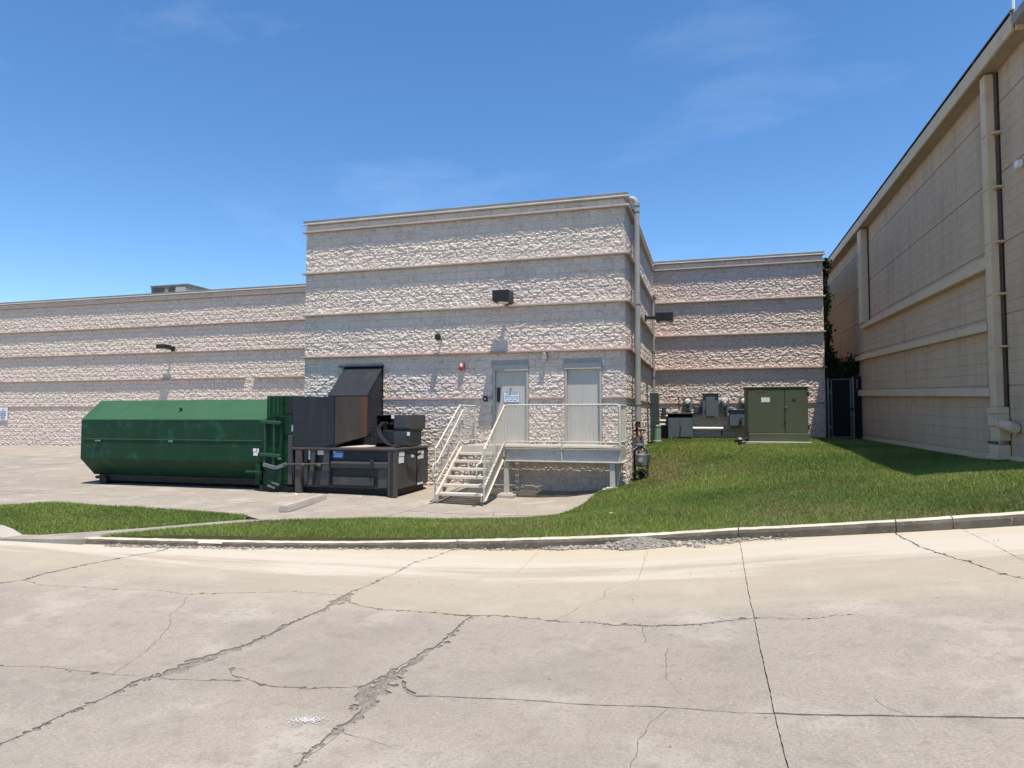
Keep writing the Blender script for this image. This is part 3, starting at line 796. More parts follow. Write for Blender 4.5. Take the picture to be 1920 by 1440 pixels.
# backing walls (with door recesses left open)
fx = [XL + 0.02, CHUTE[0], CHUTE[1], DOORS[0][0], DOORS[0][1], DOORS[1][0], DOORS[1][1], XR - 0.02]
mbw = MB()
mbw.box(fx[0], fx[1], FY, FY + 0.3, -2.3, TOP - 0.05); mbw.box(fx[1], fx[2], FY, FY + 0.3, -2.3, CHUTE[2]); mbw.box(fx[1], fx[2], FY, FY + 0.3, CHUTE[3], TOP - 0.05)
mbw.box(fx[2], fx[3], FY, FY + 0.3, -2.3, TOP - 0.05)
mbw.box(fx[3], fx[4], FY, FY + 0.3, -2.3, -0.70); mbw.box(fx[3], fx[4], FY, FY + 0.3, 1.385, TOP - 0.05); mbw.box(fx[4], fx[5], FY, FY + 0.3, -2.3, TOP - 0.05)
mbw.box(fx[5], fx[6], FY, FY + 0.3, -2.3, -0.70); mbw.box(fx[5], fx[6], FY, FY + 0.3, 1.395, TOP - 0.05); mbw.box(fx[6], fx[7], FY, FY + 0.3, -2.3, TOP - 0.05)
mbw.build('wall', 'mortar', store)
wall_box(XR - 0.32, XR, FY + 0.3, BY + 0.3, -2.3, TOP - 0.05)
wall_box(XL, XL + 0.3, FY + 0.3, BY - 0.0, -2.3, TOP - 0.05)
wall_box(-60, XL + 0.3, BY, BY + 0.3, -2.3, TOP - 0.05)
wall_box(XR, XE - 0.02, BY, BY + 0.3, -2.3, TOP - 0.05)
wall_box(XE - 0.3, XE - 0.02, BY + 0.3, 42, -2.3, TOP - 0.05)
mbr = MB(); mbr.box(XL + 0.02, XR - 0.02, FY + 0.05, BY + 0.3, TOP - 0.35, TOP - 0.25); mbr.box(-60, XE - 0.1, BY + 0.3, 42, TOP - 0.35, TOP - 0.25)
mbr.build('roof', 'roofing', store)

# split-face block variants: rough shattered faces, unit = one block, outward -Y
def block_variant(seed, nx, nz, amp):
    r = np.random.default_rng(seed)
    j = 0.003
    xs = np.linspace(-CW_ / 2 + j, CW_ / 2 - j, nx + 1); zs = np.linspace(-CH / 2 + j, CH / 2 - j, nz + 1)
    X, Z = np.meshgrid(xs, zs)
    ix = (CW_ / nx) * 0.36; iz = (CH / nz) * 0.36
    inner = np.zeros_like(X, bool); inner[1:-1, 1:-1] = True
    X = X + np.where(inner, r.uniform(-ix, ix, X.shape), 0); Z = Z + np.where(inner, r.uniform(-iz, iz, Z.shape), 0)
    k = 18
    c = np.stack([r.uniform(-CW_ / 2, CW_ / 2, k), r.uniform(-CH / 2, CH / 2, k)], -1)
    a = r.uniform(0.25, 1.0, k) * amp; sx = r.uniform(-0.3, 0.3, k); sz = r.normal(0.05, 0.36, k)
    d = (X[..., None] - c[:, 0]) ** 2 + 2.2 * (Z[..., None] - c[:, 1]) ** 2
    w = d.argmin(-1)
    Hh = a[w] + sx[w] * (X - c[w, 0]) + sz[w] * (Z - c[w, 1]) + r.normal(0, amp * 0.11, X.shape)
    Hh = np.clip(Hh, 0.008, amp * 1.25)
    e = np.minimum(np.minimum(X + CW_ / 2, CW_ / 2 - X) / 0.035, np.minimum(Z + CH / 2, CH / 2 - Z) / 0.03)
    Hh = Hh * np.clip(0.45 + 0.55 * e, 0.45, 1)
    vs = np.stack([X, -Hh, Z], -1).reshape(-1, 3).tolist()
    fs = []
    W_ = nx + 1
    for iz_ in range(nz):
        for ix_ in range(nx):
            q = iz_ * W_ + ix_
            if r.random() < 0.5: fs += [(q, q + 1, q + W_ + 1), (q, q + W_ + 1, q + W_)]
            else: fs += [(q, q + 1, q + W_), (q + 1, q + W_ + 1, q + W_)]
    # rim back to the wall
    ring = list(range(W_)) + [i * W_ + nx for i in range(1, nz + 1)] + [nz * W_ + i for i in range(nx - 1, -1, -1)] + [i * W_ for i in range(nz - 1, 0, -1)]
    o = len(vs)
    for q in ring: vs.append([vs[q][0], 0.004, vs[q][2]])
    n = len(ring)
    for i in range(n): fs.append((ring[i], o + i, o + (i + 1) % n, ring[(i + 1) % n]))
    return np.array(vs), fs
VAR = [block_variant(100 + i, 14, 8, 0.027) for i in range(14)]
VAR_LO = [block_variant(200 + i, 9, 5, 0.029) for i in range(14)]
VMESH = []
for i, (v, f) in enumerate(VAR):
    me = bpy.data.meshes.new('block'); me.from_pydata(v.tolist(), [], f); me.update()
    at = me.attributes.new('tint', 'FLOAT', 'POINT'); at.data.foreach_set('value', [((i * 37) % 14) / 13.0] * len(v))
    me.materials.append(M['block']); VMESH.append(me)

def lay(u0, u1, z0, z1, holes):
    """running-bond layout along u: list of (u centre, z centre, width scale)"""
    out = []
    n = int(round((z1 - z0) / CH))
    for r_ in range(n):
        zc = z0 + (r_ + 0.5) * CH
        segs = [(u0, u1)]
        for (h0, h1, hz0, hz1) in holes:
            if hz0 - 0.07 < zc < hz1 + 0.07:
                ns = []
                for a, b in segs:
                    if h1 <= a or h0 >= b: ns.append((a, b)); continue
                    if h0 > a: ns.append((a, h0))
                    if h1 < b: ns.append((h1, b))
                segs = ns
        off = (r_ % 2) * CW_ / 2
        for a, b in segs:
            u = u0 - off
            while u < b:
                p, q = max(u, a), min(u + CW_, b)
                if q - p > 0.05: out.append(((p + q) / 2, zc, (q - p) / CW_))
                u += CW_
    return out

def joined(name, layout, variants, place, m, parent=store):
    vs, fs, ti = [], [], []
    o = 0
    r = random.Random(17)
    for (u, z, s) in layout:
        v, f = variants[r.randrange(len(variants))]
        w = v.copy(); w[:, 0] *= s
        if r.random() < 0.5:
            w[:, 0] *= -1; f = [tuple(reversed(q)) for q in f]
        vs.append(place(w, u, z)); fs += [tuple(i + o for i in q) for q in f]
        ti.append(np.full(len(w), r.random())); o += len(w)
    me = bpy.data.meshes.new(name)
    me.from_pydata(np.concatenate(vs).tolist(), [], fs); me.update()
    at = me.attributes.new('tint', 'FLOAT', 'POINT'); at.data.foreach_set('value', np.concatenate(ti).astype(np.float32))
    ob = obj(name, me, m, parent); ob['kind'] = 'stuff'
    return ob

holes = [(d[0] - 0.01, d[1] + 0.01, d[2], d[3]) for d in DOORS] + [CHUTE]
front = lay(XL, XR, Z0, Z0 + 39 * CH, holes)
front = [b for b in front if b[1] < TOP - 0.06]
big = sorted(front, key=lambda b: -(b[0] - 0.02 * abs(b[1])))
vis = [b for b in big if b[1] > -1.5]
single = set(vis[:300])
br = random.Random(23)
for b in vis[:300]:
    o = bpy.data.objects.new('block', VMESH[br.randrange(14)])
    COL.objects.link(o); o.parent = store
    o.matrix_parent_inverse = Matrix.Translation(-Vector(store.location))
    o.location = (b[0], FY, b[1]); o.scale = (b[2], 1, 1)
joined('blockwork', [b for b in front if b not in single], VAR, lambda v, u, z: v + np.array([u, FY, z]), 'block')
def rotx(v, x, u, z): return np.stack([x - v[:, 1], u + v[:, 0], z + v[:, 2]], -1)
side = [b for b in lay(FY, BY, Z0, Z0 + 39 * CH, []) if b[1] < TOP - 0.06]
joined('blockwork', side, VAR, lambda v, u, z: rotx(v, XR, u, z), 'block')
leftw = [b for b in lay(-60, XL, BZ[0] - 10 * CH, Z0 + 39 * CH, []) if b[1] < TOP - 0.06]
joined('blockwork', leftw, VAR_LO, lambda v, u, z: v + np.array([u, BY, z]), 'block_pink')
backw = [b for b in lay(XR, XE, BZ[0] - 7 * CH, Z0 + 39 * CH, []) if b[1] < TOP - 0.06]
joined('blockwork', backw, VAR, lambda v, u, z: v + np.array([u, BY, z]), 'block_pink')

# ledges: projecting strips in lengths, plus the flat red course at the bottom
LP, LT = 0.132, 0.05
def ledge_run(u0, u1, z, proj, thick, axis, m, skip=()):
    u = u0
    r = random.Random(int(z * 1000) + int(u0 * 10))
    while u < u1 - 0.01:
        e = min(u + 3.05, u1)
        if u1 - e < 0.5: e = u1
        parts = [(u, e)]
        for a, b in skip:
            parts = [q for (p0, p1) in parts for q in ((p0, min(p1, a)), (max(p0, b), p1)) if q[1] - q[0] > 0.02]
        for a, b in parts:
            pj = proj + r.uniform(-0.006, 0.006)
            if axis == 'x': mb = B(a + 0.002, b - 0.002, FYY - pj, FYY + 0.01, z - thick / 2, z + thick / 2)
            else: mb = B(XR - 0.01, XR + pj, a + 0.002, b - 0.002, z - thick / 2, z + thick / 2)
            mb.build('ledge', m, store, bevel=0.006)
        u = e
for k, z in enumerate(BZ):
    red = k <= 1
    pj = 0.055 if k == 0 else LP
    th = 0.05 if k == 0 else LT
    mm = 'ledge_red' if red else 'ledge'
    FYY = FY
    ledge_run(XL - (0.03 if k == 0 else 0.07), XR + (pj if k else 0.05), z, pj, th, 'x', mm, [(d[0] - 0.01, d[1] + 0.01) for d in DOORS] + [(CHUTE[0], CHUTE[1])] if k == 0 else [])
    ledge_run(FY + 0.012, BY - 0.13, z, pj, th, 'y', mm)
    FYY = BY
    ledge_run(-60, XL - 0.0, z, pj, th, 'x', 'ledge_dark' if k else 'ledge_red', [(-19.55, -19.1)] if k == 1 else [])
    ledge_run(XR + 0.13, XE + 0.05, z, pj, th, 'x', mm)
# coping
for (x0, x1, y0, y1) in ((XL - 0.06, XR + 0.10, FY - 0.10, FY + 0.3), (XR - 0.3, XR + 0.10, FY + 0.3, BY - 0.10), (XL - 0.06, XL + 0.3, FY + 0.3, BY - 0.1), (-60, XL - 0.06, BY - 0.10, BY + 0.3), (XR + 0.1, XE + 0.06, BY - 0.10, BY + 0.3)):
    B(x0, x1, y0, y1, TOP - 0.02, TOP + 0.065).build('coping', 'coping', store, bevel=0.008)
for (x0, x1, y) in ((XL - 0.09, XR + 0.13, FY), (-60, XL - 0.09, BY), (XR + 0.131, XE + 0.09, BY)):
    B(x0, x1, y - 0.13, y - 0.002, TOP - 0.05, TOP - 0.022).build('coping_flange', 'coping_light', store, bevel=0.004)
B(XR + 0.002, XR + 0.13, FY + 0.0, BY - 0.13, TOP - 0.05, TOP - 0.022).build('coping_flange', 'coping_light', store, bevel=0.004)

# doors
def make_door(d, sign):
    x0, x1, z0, z1 = d
    w = 0.055
    root = MB()
    root.box(x0 + w, x1 - w, FY + 0.045, FY + 0.09, z0 + 0.02, z1 - 0.15)
    door = root.build('door', 'door', store, bevel=0.004)
    f = MB()
    f.box(x0, x0 + w, FY - 0.03, FY + 0.12, z0, z1 - 0.14); f.box(x1 - w, x1, FY - 0.03, FY + 0.12, z0, z1 - 0.14)
    f.box(x0, x1, FY - 0.03, FY + 0.12, z1 - 0.14, z1)
    f.box(x0 - 0.01, x1 + 0.01, FY - 0.045, FY - 0.03, z1 - 0.165, z1 - 0.14)
    f.build('door_frame', 'frame', door, bevel=0.004)
    B(x0 + 0.01, x1 - 0.01, FY - 0.10, FY + 0.10, z0 - 0.02, z0 + 0.012).build('threshold', 'cream', door)
    for zz in (z0 + 0.25, (z0 + z1) / 2 - 0.05, z1 - 0.38):
        B(x1 - w - 0.022, x1 - w + 0.012, FY + 0.02, FY + 0.045, zz - 0.06, zz + 0.06).build('hinge', 'frame', door, bevel=0.003)
    if sign:
        B(-5.452, -5.362, FY + 0.028, FY + 0.045, 0.40, 0.78).build('pull_plate', 'black', door, bevel=0.004)
        B(-5.262, -4.842, FY + 0.034, FY + 0.045, 0.398, 0.672).build('sign_panel', 'sign', door, bevel=0.003)
        mb = MB()
        for (a, b, c, e) in ((-5.262, -4.842, 0.666, 0.676), (-5.262, -4.842, 0.394, 0.404), (-5.266, -5.256, 0.404, 0.666), (-4.848, -4.838, 0.404, 0.666)):
            mb.box(a, b, FY + 0.030, FY + 0.034, c, e)
        mb.build('sign_border', 'frame', door)
        text_obj('lettering', 'JOANN', 0.105, (-5.045, FY + 0.033, 0.615), 'ink', door, 1.0)
        text_obj('lettering', 'RECEIVING HOURS', 0.056, (-5.052, FY + 0.033, 0.532), 'ink', door, 0.78)
        mb = MB()
        for z, segs in ((0.483, ((-5.235, -5.18), (-5.145, -5.105), (-5.07, -4.98), (-4.94, -4.87))), (0.437, ((-5.21, -5.13), (-5.11, -5.04), (-5.02, -4.91)))):
            for a, b in segs:
                mb.box(a, b, FY + 0.0325, FY + 0.034, z - 0.008, z + 0.008)
        mb.build('lettering', 'sign_blue', door)
        MB().tube([(-5.073, FY + 0.045, 0.745), (-5.073, FY - 0.005, 0.745)], 0.022, 10).build('door_viewer', 'galv', door, smooth=True)
make_door(DOORS[0], True)
make_door(DOORS[1], False)
# hatch over the chute opening
h = MB(); h.box(CHUTE[0] - 0.16, CHUTE[1] + 0.02, FY - 0.13, FY, CHUTE[3] + 0.01, CHUTE[3] + 0.05)
h.build('chute_hood', 'steel_side', store, bevel=0.004)
B(CHUTE[0], CHUTE[1], FY + 0.32, FY + 0.36, CHUTE[2], CHUTE[3]).build('hatch_panel', 'black', store)

# things on the store walls
def wall_light(label, anchor, out, head, lens_r):
    """head: x0,x1,y0,y1,z0,z1 of the housing; anchor: wall point; out: unit vector out of the wall"""
    t = empty('wall_light', anchor, label, 'wall light', 'dark floodlights on the store walls')
    x0, x1, y0, y1, z0, z1 = head
    dz = 0.07
    if abs(out[1]) > 0.5:
        vs = [(x0, y0, z0), (x1, y0, z0), (x1, y1, z0 - 0.0), (x0, y1, z0 - 0.0), (x0, y0, z1), (x1, y0, z1), (x1, y1, z1), (x0, y1, z1)]
    else:
        vs = [(x0, y0, z0), (x1, y0, z0), (x1, y1, z0), (x0, y1, z0), (x0, y0, z1), (x1, y0, z1), (x1, y1, z1), (x0, y1, z1)]
    MB().hexa(vs).build('housing', 'bronze', t, bevel=0.012)
    cx, cy = (x0 + x1) / 2, (y0 + y1) / 2
    MB().tube([(cx, cy, z0 + 0.02), (cx, cy, z0 - 0.018), (cx, cy, z0 - 0.03)], [lens_r, lens_r, lens_r * 0.7], 14).build('lens', 'lens', t, smooth=True)
    hx, hy = (cx, y1) if abs(out[1]) > 0.5 else (x0, cy)
    MB().bar(anchor, (hx + (0 if abs(out[1]) > .5 else 0.03), hy - (0.03 if abs(out[1]) > .5 else 0), anchor[2]), 0.09, 0.10).build('arm', 'bronze', t, bevel=0.006)
    a = Vector(anchor); o2 = Vector(out)
    if abs(out[1]) > 0.5: B(a.x - 0.09, a.x + 0.09, a.y - 0.07, a.y, a.z - 0.1, a.z + 0.1).build('wall_plate', 'bronze', t, bevel=0.008)
    else: B(a.x, a.x + 0.07, a.y - 0.09, a.y + 0.09, a.z - 0.1, a.z + 0.1).build('wall_plate', 'bronze', t, bevel=0.008)
    return t
wall_light('black boxy floodlight above the grey door on the tall front wall', (-5.10, FY, 3.08), (0, -1, 0), (-5.34, -4.90, 16.45, 16.92, 2.96, 3.25), 0.15)
wall_light('black floodlight on a stub arm seen side on at the inner corner', (XR, 22.4, 3.225), (1, 0, 0), (-1.67, -1.13, 22.1, 22.7, 3.09, 3.355), 0.17)
wall_light('small dark floodlight high on the low left wall above the green container', (-23.45, BY, 3.10), (0, -1, 0), (-23.75, -23.3, 24.55, 25.0, 3.06, 3.24), 0.14)

t = empty('fire_alarm', (-6.408, FY, 1.365), 'small red fire alarm strobe on the wall left of the signed door', 'alarm')
B(-6.48, -6.34, FY - 0.12, FY, 1.26, 1.45).build('alarm_box', 'red', t, bevel=0.008)
B(-6.45, -6.37, FY - 0.15, FY - 0.12, 1.34, 1.43).build('strobe_lens', 'white', t, bevel=0.01)
t = empty('security_camera', (-7.03, FY, 2.13), 'small dark round security camera on a bracket high on the front wall', 'camera')
MB().tube([(-7.03, FY, 2.10), (-7.03, FY - 0.22, 2.10), (-7.03, FY - 0.26, 2.13)], 0.022, 8).build('bracket', 'galv', t, smooth=True)
mb = MB(); mb.tube([(-7.03, FY - 0.27, 2.06), (-7.03, FY - 0.27, 2.09), (-7.03, FY - 0.27, 2.16), (-7.03, FY - 0.27, 2.22), (-7.03, FY - 0.27, 2.25)], [0.03, 0.075, 0.09, 0.07, 0.02], 12)
mb.build('camera_dome', 'black', t, smooth=True)
t = empty('wall_pack', (-4.13, FY, 1.58), 'small grey hooded light between the two doors under the ledge', 'wall light')
MB().prism([(-4.20, 1.47), (-4.20, 1.63), (-4.13, 1.69), (-4.06, 1.63), (-4.06, 1.47)], 'y', FY - 0.16, FY).build('hood', 'pipe', t, bevel=0.015)
B(-4.17, -4.09, FY - 0.14, FY - 0.02, 1.44, 1.47).build('lens', 'lens', t, bevel=0.006)
t = empty('door_bell', (-5.74, FY, 0.48), 'small dark doorbell box beside the signed grey door', 'doorbell')
B(-5.80, -5.69, FY - 0.09, FY, 0.41, 0.56).build('bell_box', 'brown', t, bevel=0.006)
MB().tube([(-5.745, FY - 0.09, 0.48), (-5.745, FY - 0.105, 0.48)], 0.02, 10).build('button', 'white', t)
t = empty('wall_sign', (-33.5, BY, 0.13), 'pale blue lettered notice on the left wall at the picture edge', 'sign')
B(-33.85, -33.28, BY - 0.085, BY - 0.06, -0.16, 0.46).build('sign_panel', 'white', t, bevel=0.004)
mb = MB()
for i, (z, a, b) in enumerate(((0.36, -33.62, -33.5), (0.26, -33.78, -33.36), (0.17, -33.74, -33.4), (0.09, -33.78, -33.36), (0.0, -33.72, -33.42), (-0.08, -33.7, -33.44))):
    mb.box(a, b, BY - 0.09, BY - 0.085, z - 0.022, z + 0.022)
mb.build('lettering', 'sign_blue', t)

# rooftop unit on the low left roof
t = empty('rooftop_unit', (-25.5, 27.6, 5.4), 'grey rooftop air handling unit with dark grilles above the left wall', 'rooftop unit')
B(-26.5, -24.3, 27.0, 29.2, 5.35, 6.42).build('casing', 'hvac', t, bevel=0.02)
B(-26.54, -24.26, 26.96, 29.24, 6.42, 6.48).build('lid', 'hvac', t, bevel=0.01)
for a, b in ((-26.4, -25.66), (-25.42, -25.05)):
    B(a, b, 26.985, 27.0, 5.7, 6.34).build('grille', 'louvre', t)
B(-24.98, -24.4, 26.985, 27.0, 5.7, 6.34).build('access_panel', 'cream_grey', t, bevel=0.005)
t = empty('roof_vent', (-7.6, 20.0, 5.4), 'tiny grey vent box on the roof of the tall wing', 'vent')
B(-7.80, -7.45, 20.0, 20.3, 5.36, 6.60).build('vent_stack', 'hvac', t, bevel=0.01)
B(-7.86, -7.39, 19.94, 20.36, 6.60, 6.66).build('vent_cap', 'hvac', t, bevel=0.01)

# big vertical pipe at the corner, bending over the parapet
t = empty('vent_pipe', (-1.87, 18.35, -0.2), 'fat grey vertical pipe with an elbow over the parapet at the building corner', 'pipe')
path = [(-1.87, 18.35, -0.12), (-1.87, 18.35, 5.75)] + arc((-2.02, 18.35, 5.75), 0.15, 0, 90, 6)[1:] + [(-2.5, 18.35, 5.9)]
MB().tube(path, 0.087, 16).build('pipe_run', 'pipe', t, smooth=True)
for z in (5.55, 3.05, 0.35):
    MB().tube([(-1.87, 18.35, z - 0.025), (-1.87, 18.35, z + 0.025)], 0.10, 16).build('clamp', 'pipe', t, smooth=True)
    B(XR, -1.87, 18.33, 18.37, z - 0.02, z + 0.02).build('bracket', 'galv', t)
for k_ in (5.75,):
    MB().tube([(-1.87, 18.35, k_ - 0.06), (-1.87, 18.35, k_ + 0.02)], 0.102, 16).build('coupling', 'pipe', t, smooth=True)
MB().tube([(-1.87, 18.35, -0.28), (-1.87, 18.35, -0.10)], [0.07, 0.07], 12).build('valve_body', 'rust_pipe', t, smooth=True)

# gas piping and meter
t = gm = empty('gas_meter', (-1.62, 17.75, gh(-1.62, 17.75)), 'grey gas meter with regulator and rusty pipes at the foot of the corner', 'gas meter')
gz = gh(-1.6, 17.7)
mb = MB()
mb.tube([(-1.80, 18.35, -0.25), (-1.80, 18.35, -0.55), (-1.72, 18.1, -0.70), (-1.72, 17.9, -0.90)], 0.035, 10)
mb.tube([(-1.87, 18.2, -0.36), (-1.87, 19.9, -0.36), (-1.87, 21.6, -0.42)], 0.03, 10)
mb.tube([(-1.93, 19.6, -0.36), (-1.93, 19.6, 0.62), (-1.93, 19.6, 0.62), (-1.93, 21.0, 0.62)], 0.022, 8)
mb.tube([(-1.93, 20.6, -0.36), (-1.93, 20.6, -1.2)], 0.03, 8)
mb.build('gas_pipe', 'rust_pipe', t, smooth=True)
mb = MB()
mb.tube([(-1.62, 17.62, gz + 0.30), (-1.62, 17.62, gz + 0.34), (-1.62, 17.62, gz + 0.60), (-1.62, 17.62, gz + 0.66)], [0.09, 0.15, 0.15, 0.07], 14)
mb.build('meter_case', 'meter', t, smooth=True)
MB().tube([(-1.62, 17.47, gz + 0.48), (-1.62, 17.44, gz + 0.48)], 0.06, 14).build('meter_dial', 'pipe', t, smooth=True)
MB().tube([(-1.78, 17.66, gz + 0.70), (-1.70, 17.66, gz + 0.78), (-1.55, 17.66, gz + 0.78), (-1.47, 17.66, gz + 0.70), (-1.47, 17.66, gz + 0.15), (-1.40, 17.66, gz - 0.1)], 0.03, 10).build('meter_pipe', 'elec_dark', t, smooth=True)
MB().tube([(-1.80, 17.75, gz + 0.72), (-1.80, 17.75, gz - 0.1)], 0.032, 10).build('riser', 'rubber', t, smooth=True)
MB().tube([(-1.80, 17.6, gz + 0.16), (-1.66, 17.6, gz + 0.16), (-1.48, 17.6, gz + 0.18)], 0.04, 10).build('meter_pipe', 'rubber', t, smooth=True)
mb = MB(); mb.tube([(-1.66, 17.6, gz + 0.80), (-1.66, 17.6, gz + 0.83), (-1.66, 17.6, gz + 0.86), (-1.66, 17.6, gz + 0.89)], [0.05, 0.11, 0.11, 0.04], 14)
mb.build('regulator', 'meter', t, smooth=True)
MB().tube([(-1.66, 17.6, gz + 0.72), (-1.66, 17.6, gz + 0.97)], 0.03, 10).build('regulator_stem', 'meter', t, smooth=True)

MB().tube([(-1.75, 17.50, gz + 0.1), (-1.62, 17.48, gz + 0.22), (-1.50, 17.50, gz + 0.1)], 0.035, 8).build('meter_pipe', 'rubber', gm, smooth=True)
B(-1.70, -1.54, 17.58, 17.72, gz + 0.02, gz + 0.24).build('filter_body', 'rubber', gm, bevel=0.03)
B(-1.50, -1.40, 17.60, 17.70, gz + 0.40, gz + 0.62).build('index_box', 'elec_dark', gm, bevel=0.015)
gm.location.x -= 0.10
# conduit with weatherhead and tall box at the inner corner
t = empty('electrical_riser', (-1.9, 24.2, -0.85), 'slim conduit with a weatherhead dropping into a tall dark grey box in the inner corner', 'conduit')
MB().tube([(-1.93, 24.5, 0.8), (-1.93, 24.5, 3.9), (-1.90, 24.5, 4.15), (-1.86, 24.5, 4.2)], 0.05, 10).build('conduit', 'pipe', t, smooth=True)
MB().tube([(-1.97, 24.5, 4.16), (-1.9, 24.5, 4.30), (-1.84, 24.5, 4.22)], [0.05, 0.09, 0.06], 10).build('weatherhead', 'galv', t, smooth=True)
for z in (1.4, 2.3):
    MB().tube([(-1.93, 24.5, z - 0.03), (-1.93, 24.5, z + 0.03)], 0.062, 10).build('clamp', 'galv', t)
B(-2.03, -1.745, 24.0, 24.45, -0.9, 0.84).build('riser_box', 'elec_dark', t, bevel=0.01)

# electrical cabinets on the back wall
EY = 24.9
def cabinet(name, label, x0, x1, z0, z1, y0, y1, hood=0.0, m='elec', cat='electrical box', group='grey electrical boxes on the back wall'):
    t = empty(name, ((x0 + x1) / 2, y1, z0), label, cat, group)
    B(x0, x1, y0, y1, z0, z1).build('case', m, t, bevel=0.008)
    if hood:
        B(x0 - 0.03, x1 + 0.03, y0 - 0.05, y1, z1 + 0.002, z1 + hood).build('hood', 'elec_dark', t, bevel=0.006)
    return t
t = cabinet('switch_cabinet', 'wide low grey cabinet with two doors standing on the grass', -1.47, -0.62, -0.72, 0.10, EY - 0.3, EY + 0.15, 0.045)
B(-1.45, -1.06, EY - 0.325, EY - 0.302, -0.69, -0.05).build('cabinet_door', 'elec', t, bevel=0.005)
B(-1.045, -0.65, EY - 0.325, EY - 0.302, -0.69, -0.05).build('cabinet_door', 'elec', t, bevel=0.005)
MB().bar((-1.06, EY - 0.34, -0.55), (-1.01, EY - 0.36, -0.33), 0.03, 0.03).build('handle', 'elec_dark', t)
B(-1.47, -0.62, EY - 0.3, EY - 0.28, 0.0, 0.098).build('top_panel', 'elec_dark', t)
B(-1.72, -1.49, EY, EY + 0.15, -0.78, 0.02).build('side_panel', 'brown', t)
t = cabinet('disconnect_box', 'tall grey electrical box with a panelled cover between two meters', -0.28, 0.26, -0.03, 0.80, EY - 0.05, BY - 0.06, 0.03)
B(-0.17, 0.14, EY - 0.08, EY - 0.052, 0.03, 0.70).build('cover', 'elec', t, bevel=0.01)
B(-0.20, -0.15, EY - 0.10, EY - 0.08, 0.30, 0.40).build('handle', 'elec_dark', t, bevel=0.005)
def meter(x, z, label):
    t = empty('electric_meter', (x, BY, z), label, 'electric meter', 'electric meters on the back wall')
    B(x - 0.14, x + 0.14, EY + 0.08, BY - 0.06, z - 0.25, z + 0.24).build('meter_socket', 'meter', t, bevel=0.012)
    MB().tube([(x, EY + 0.08, z + 0.05), (x, EY - 0.03, z + 0.05), (x, EY - 0.06, z + 0.05)], [0.10, 0.095, 0.06], 16).build('meter_glass', 'lens' if z > 0.46 else 'meter', t, smooth=True)
    B(x - 0.06, x + 0.06, EY + 0.065, EY + 0.08, z - 0.17, z - 0.08).build('name_plate', 'elec_dark', t)
    MB().tube([(x, EY + 0.18, z - 0.25), (x, EY + 0.18, z - 0.40)], 0.03, 8).build('conduit', 'meter', t)
    return t
meter(-0.79, 0.50, 'round glass electric meter above the wide low cabinet')
t = meter(0.47, 0.40, 'pale electric meter with a bright cover just right of the tall grey box')
B(0.36, 0.58, EY - 0.0, EY + 0.06, 0.55, 0.64).build('meter_cover', 'pvc', t, bevel=0.01)
meter(1.10, 0.50, 'electric meter half hidden behind the olive transformer edge')
t = cabinet('junction_box', 'small plain grey junction box right of the glass meter', -0.58, -0.33, 0.12, 0.38, EY + 0.1, BY - 0.06, 0.0, 'elec_dark')
B(-0.56, -0.35, EY + 0.085, EY + 0.10, 0.14, 0.36).build('cover', 'elec_dark', t, bevel=0.005)
t = cabinet('junction_box', 'small dark junction box beside the tall corner riser box', -1.70, -1.56, 0.06, 0.36, EY + 0.1, BY - 0.06, 0.0, 'elec_dark')
B(-1.685, -1.575, EY + 0.085, EY + 0.10, 0.08, 0.34).build('cover', 'elec_dark', t, bevel=0.005)
t = cabinet('switch_box', 'square grey switch box with a black lever left of the olive transformer', 0.60, 1.22, -0.33, 0.22, EY - 0.15, BY - 0.06, 0.045)
B(0.62, 1.20, EY - 0.17, EY - 0.152, -0.30, 0.12).build('cover', 'elec', t, bevel=0.006)
MB().bar((0.93, EY - 0.20, -0.23), (0.96, EY - 0.21, -0.06), 0.035).bar((0.95, EY - 0.21, -0.06), (1.05, EY - 0.21, -0.05), 0.04).build('lever', 'black', t)
t = empty('wall_conduit', (0.3, BY - 0.15, -0.40), 'bright white horizontal conduit low on the back wall between cabinets', 'conduit')
MB().tube([(-0.61, BY - 0.47, -0.40), (0.40, BY - 0.47, -0.40)], 0.05, 12).build('conduit_run', 'pvc', t, smooth=True)
MB().tube([(0.42, BY - 0.16, -0.43), (1.25, BY - 0.16, -0.43)], 0.028, 10).build('conduit_run', 'cream_grey', t, smooth=True)
MB().tube([(0.36, BY - 0.16, -0.44), (0.36, BY - 0.16, -0.66)], 0.03, 8).build('drop', 'brown', t, smooth=True)
for x in (-0.5, 0.2):
    B(x - 0.02, x + 0.02, BY - 0.44, BY - 0.05, -0.45, -0.41).build('clamp', 'galv', t)
t = empty('wall_conduit', (-1.6, BY - 0.15, -0.2), 'pair of short white conduits left of the wide low cabinet', 'conduit')
for z in (-0.13, -0.27):
    MB().tube([(-1.76, BY - 0.47, z), (-1.50, BY - 0.47, z)], 0.04, 10).build('conduit_run', 'pvc', t, smooth=True)
t = empty('wall_conduit', (-1.3, BY - 0.15, 0.2), 'thin pale conduit lying bent above the wide low cabinet', 'conduit')
MB().tube([(-1.55, BY - 0.2, 0.28), (-1.55, BY - 0.2, 0.20), (-1.05, BY - 0.2, 0.20), (-1.02, BY - 0.2, 0.36)], 0.022, 8).build('conduit_run', 'cream', t, smooth=True)
MB().tube([(-1.10, BY - 0.17, 0.20), (-1.10, BY - 0.17, 0.74)], 0.02, 8).build('conduit_run', 'brown', t, smooth=True)
t = empty('cable_pedestal', (-1.75, 23.5, -0.9), 'pale green round cable pedestal standing by the tall corner box', 'pedestal')
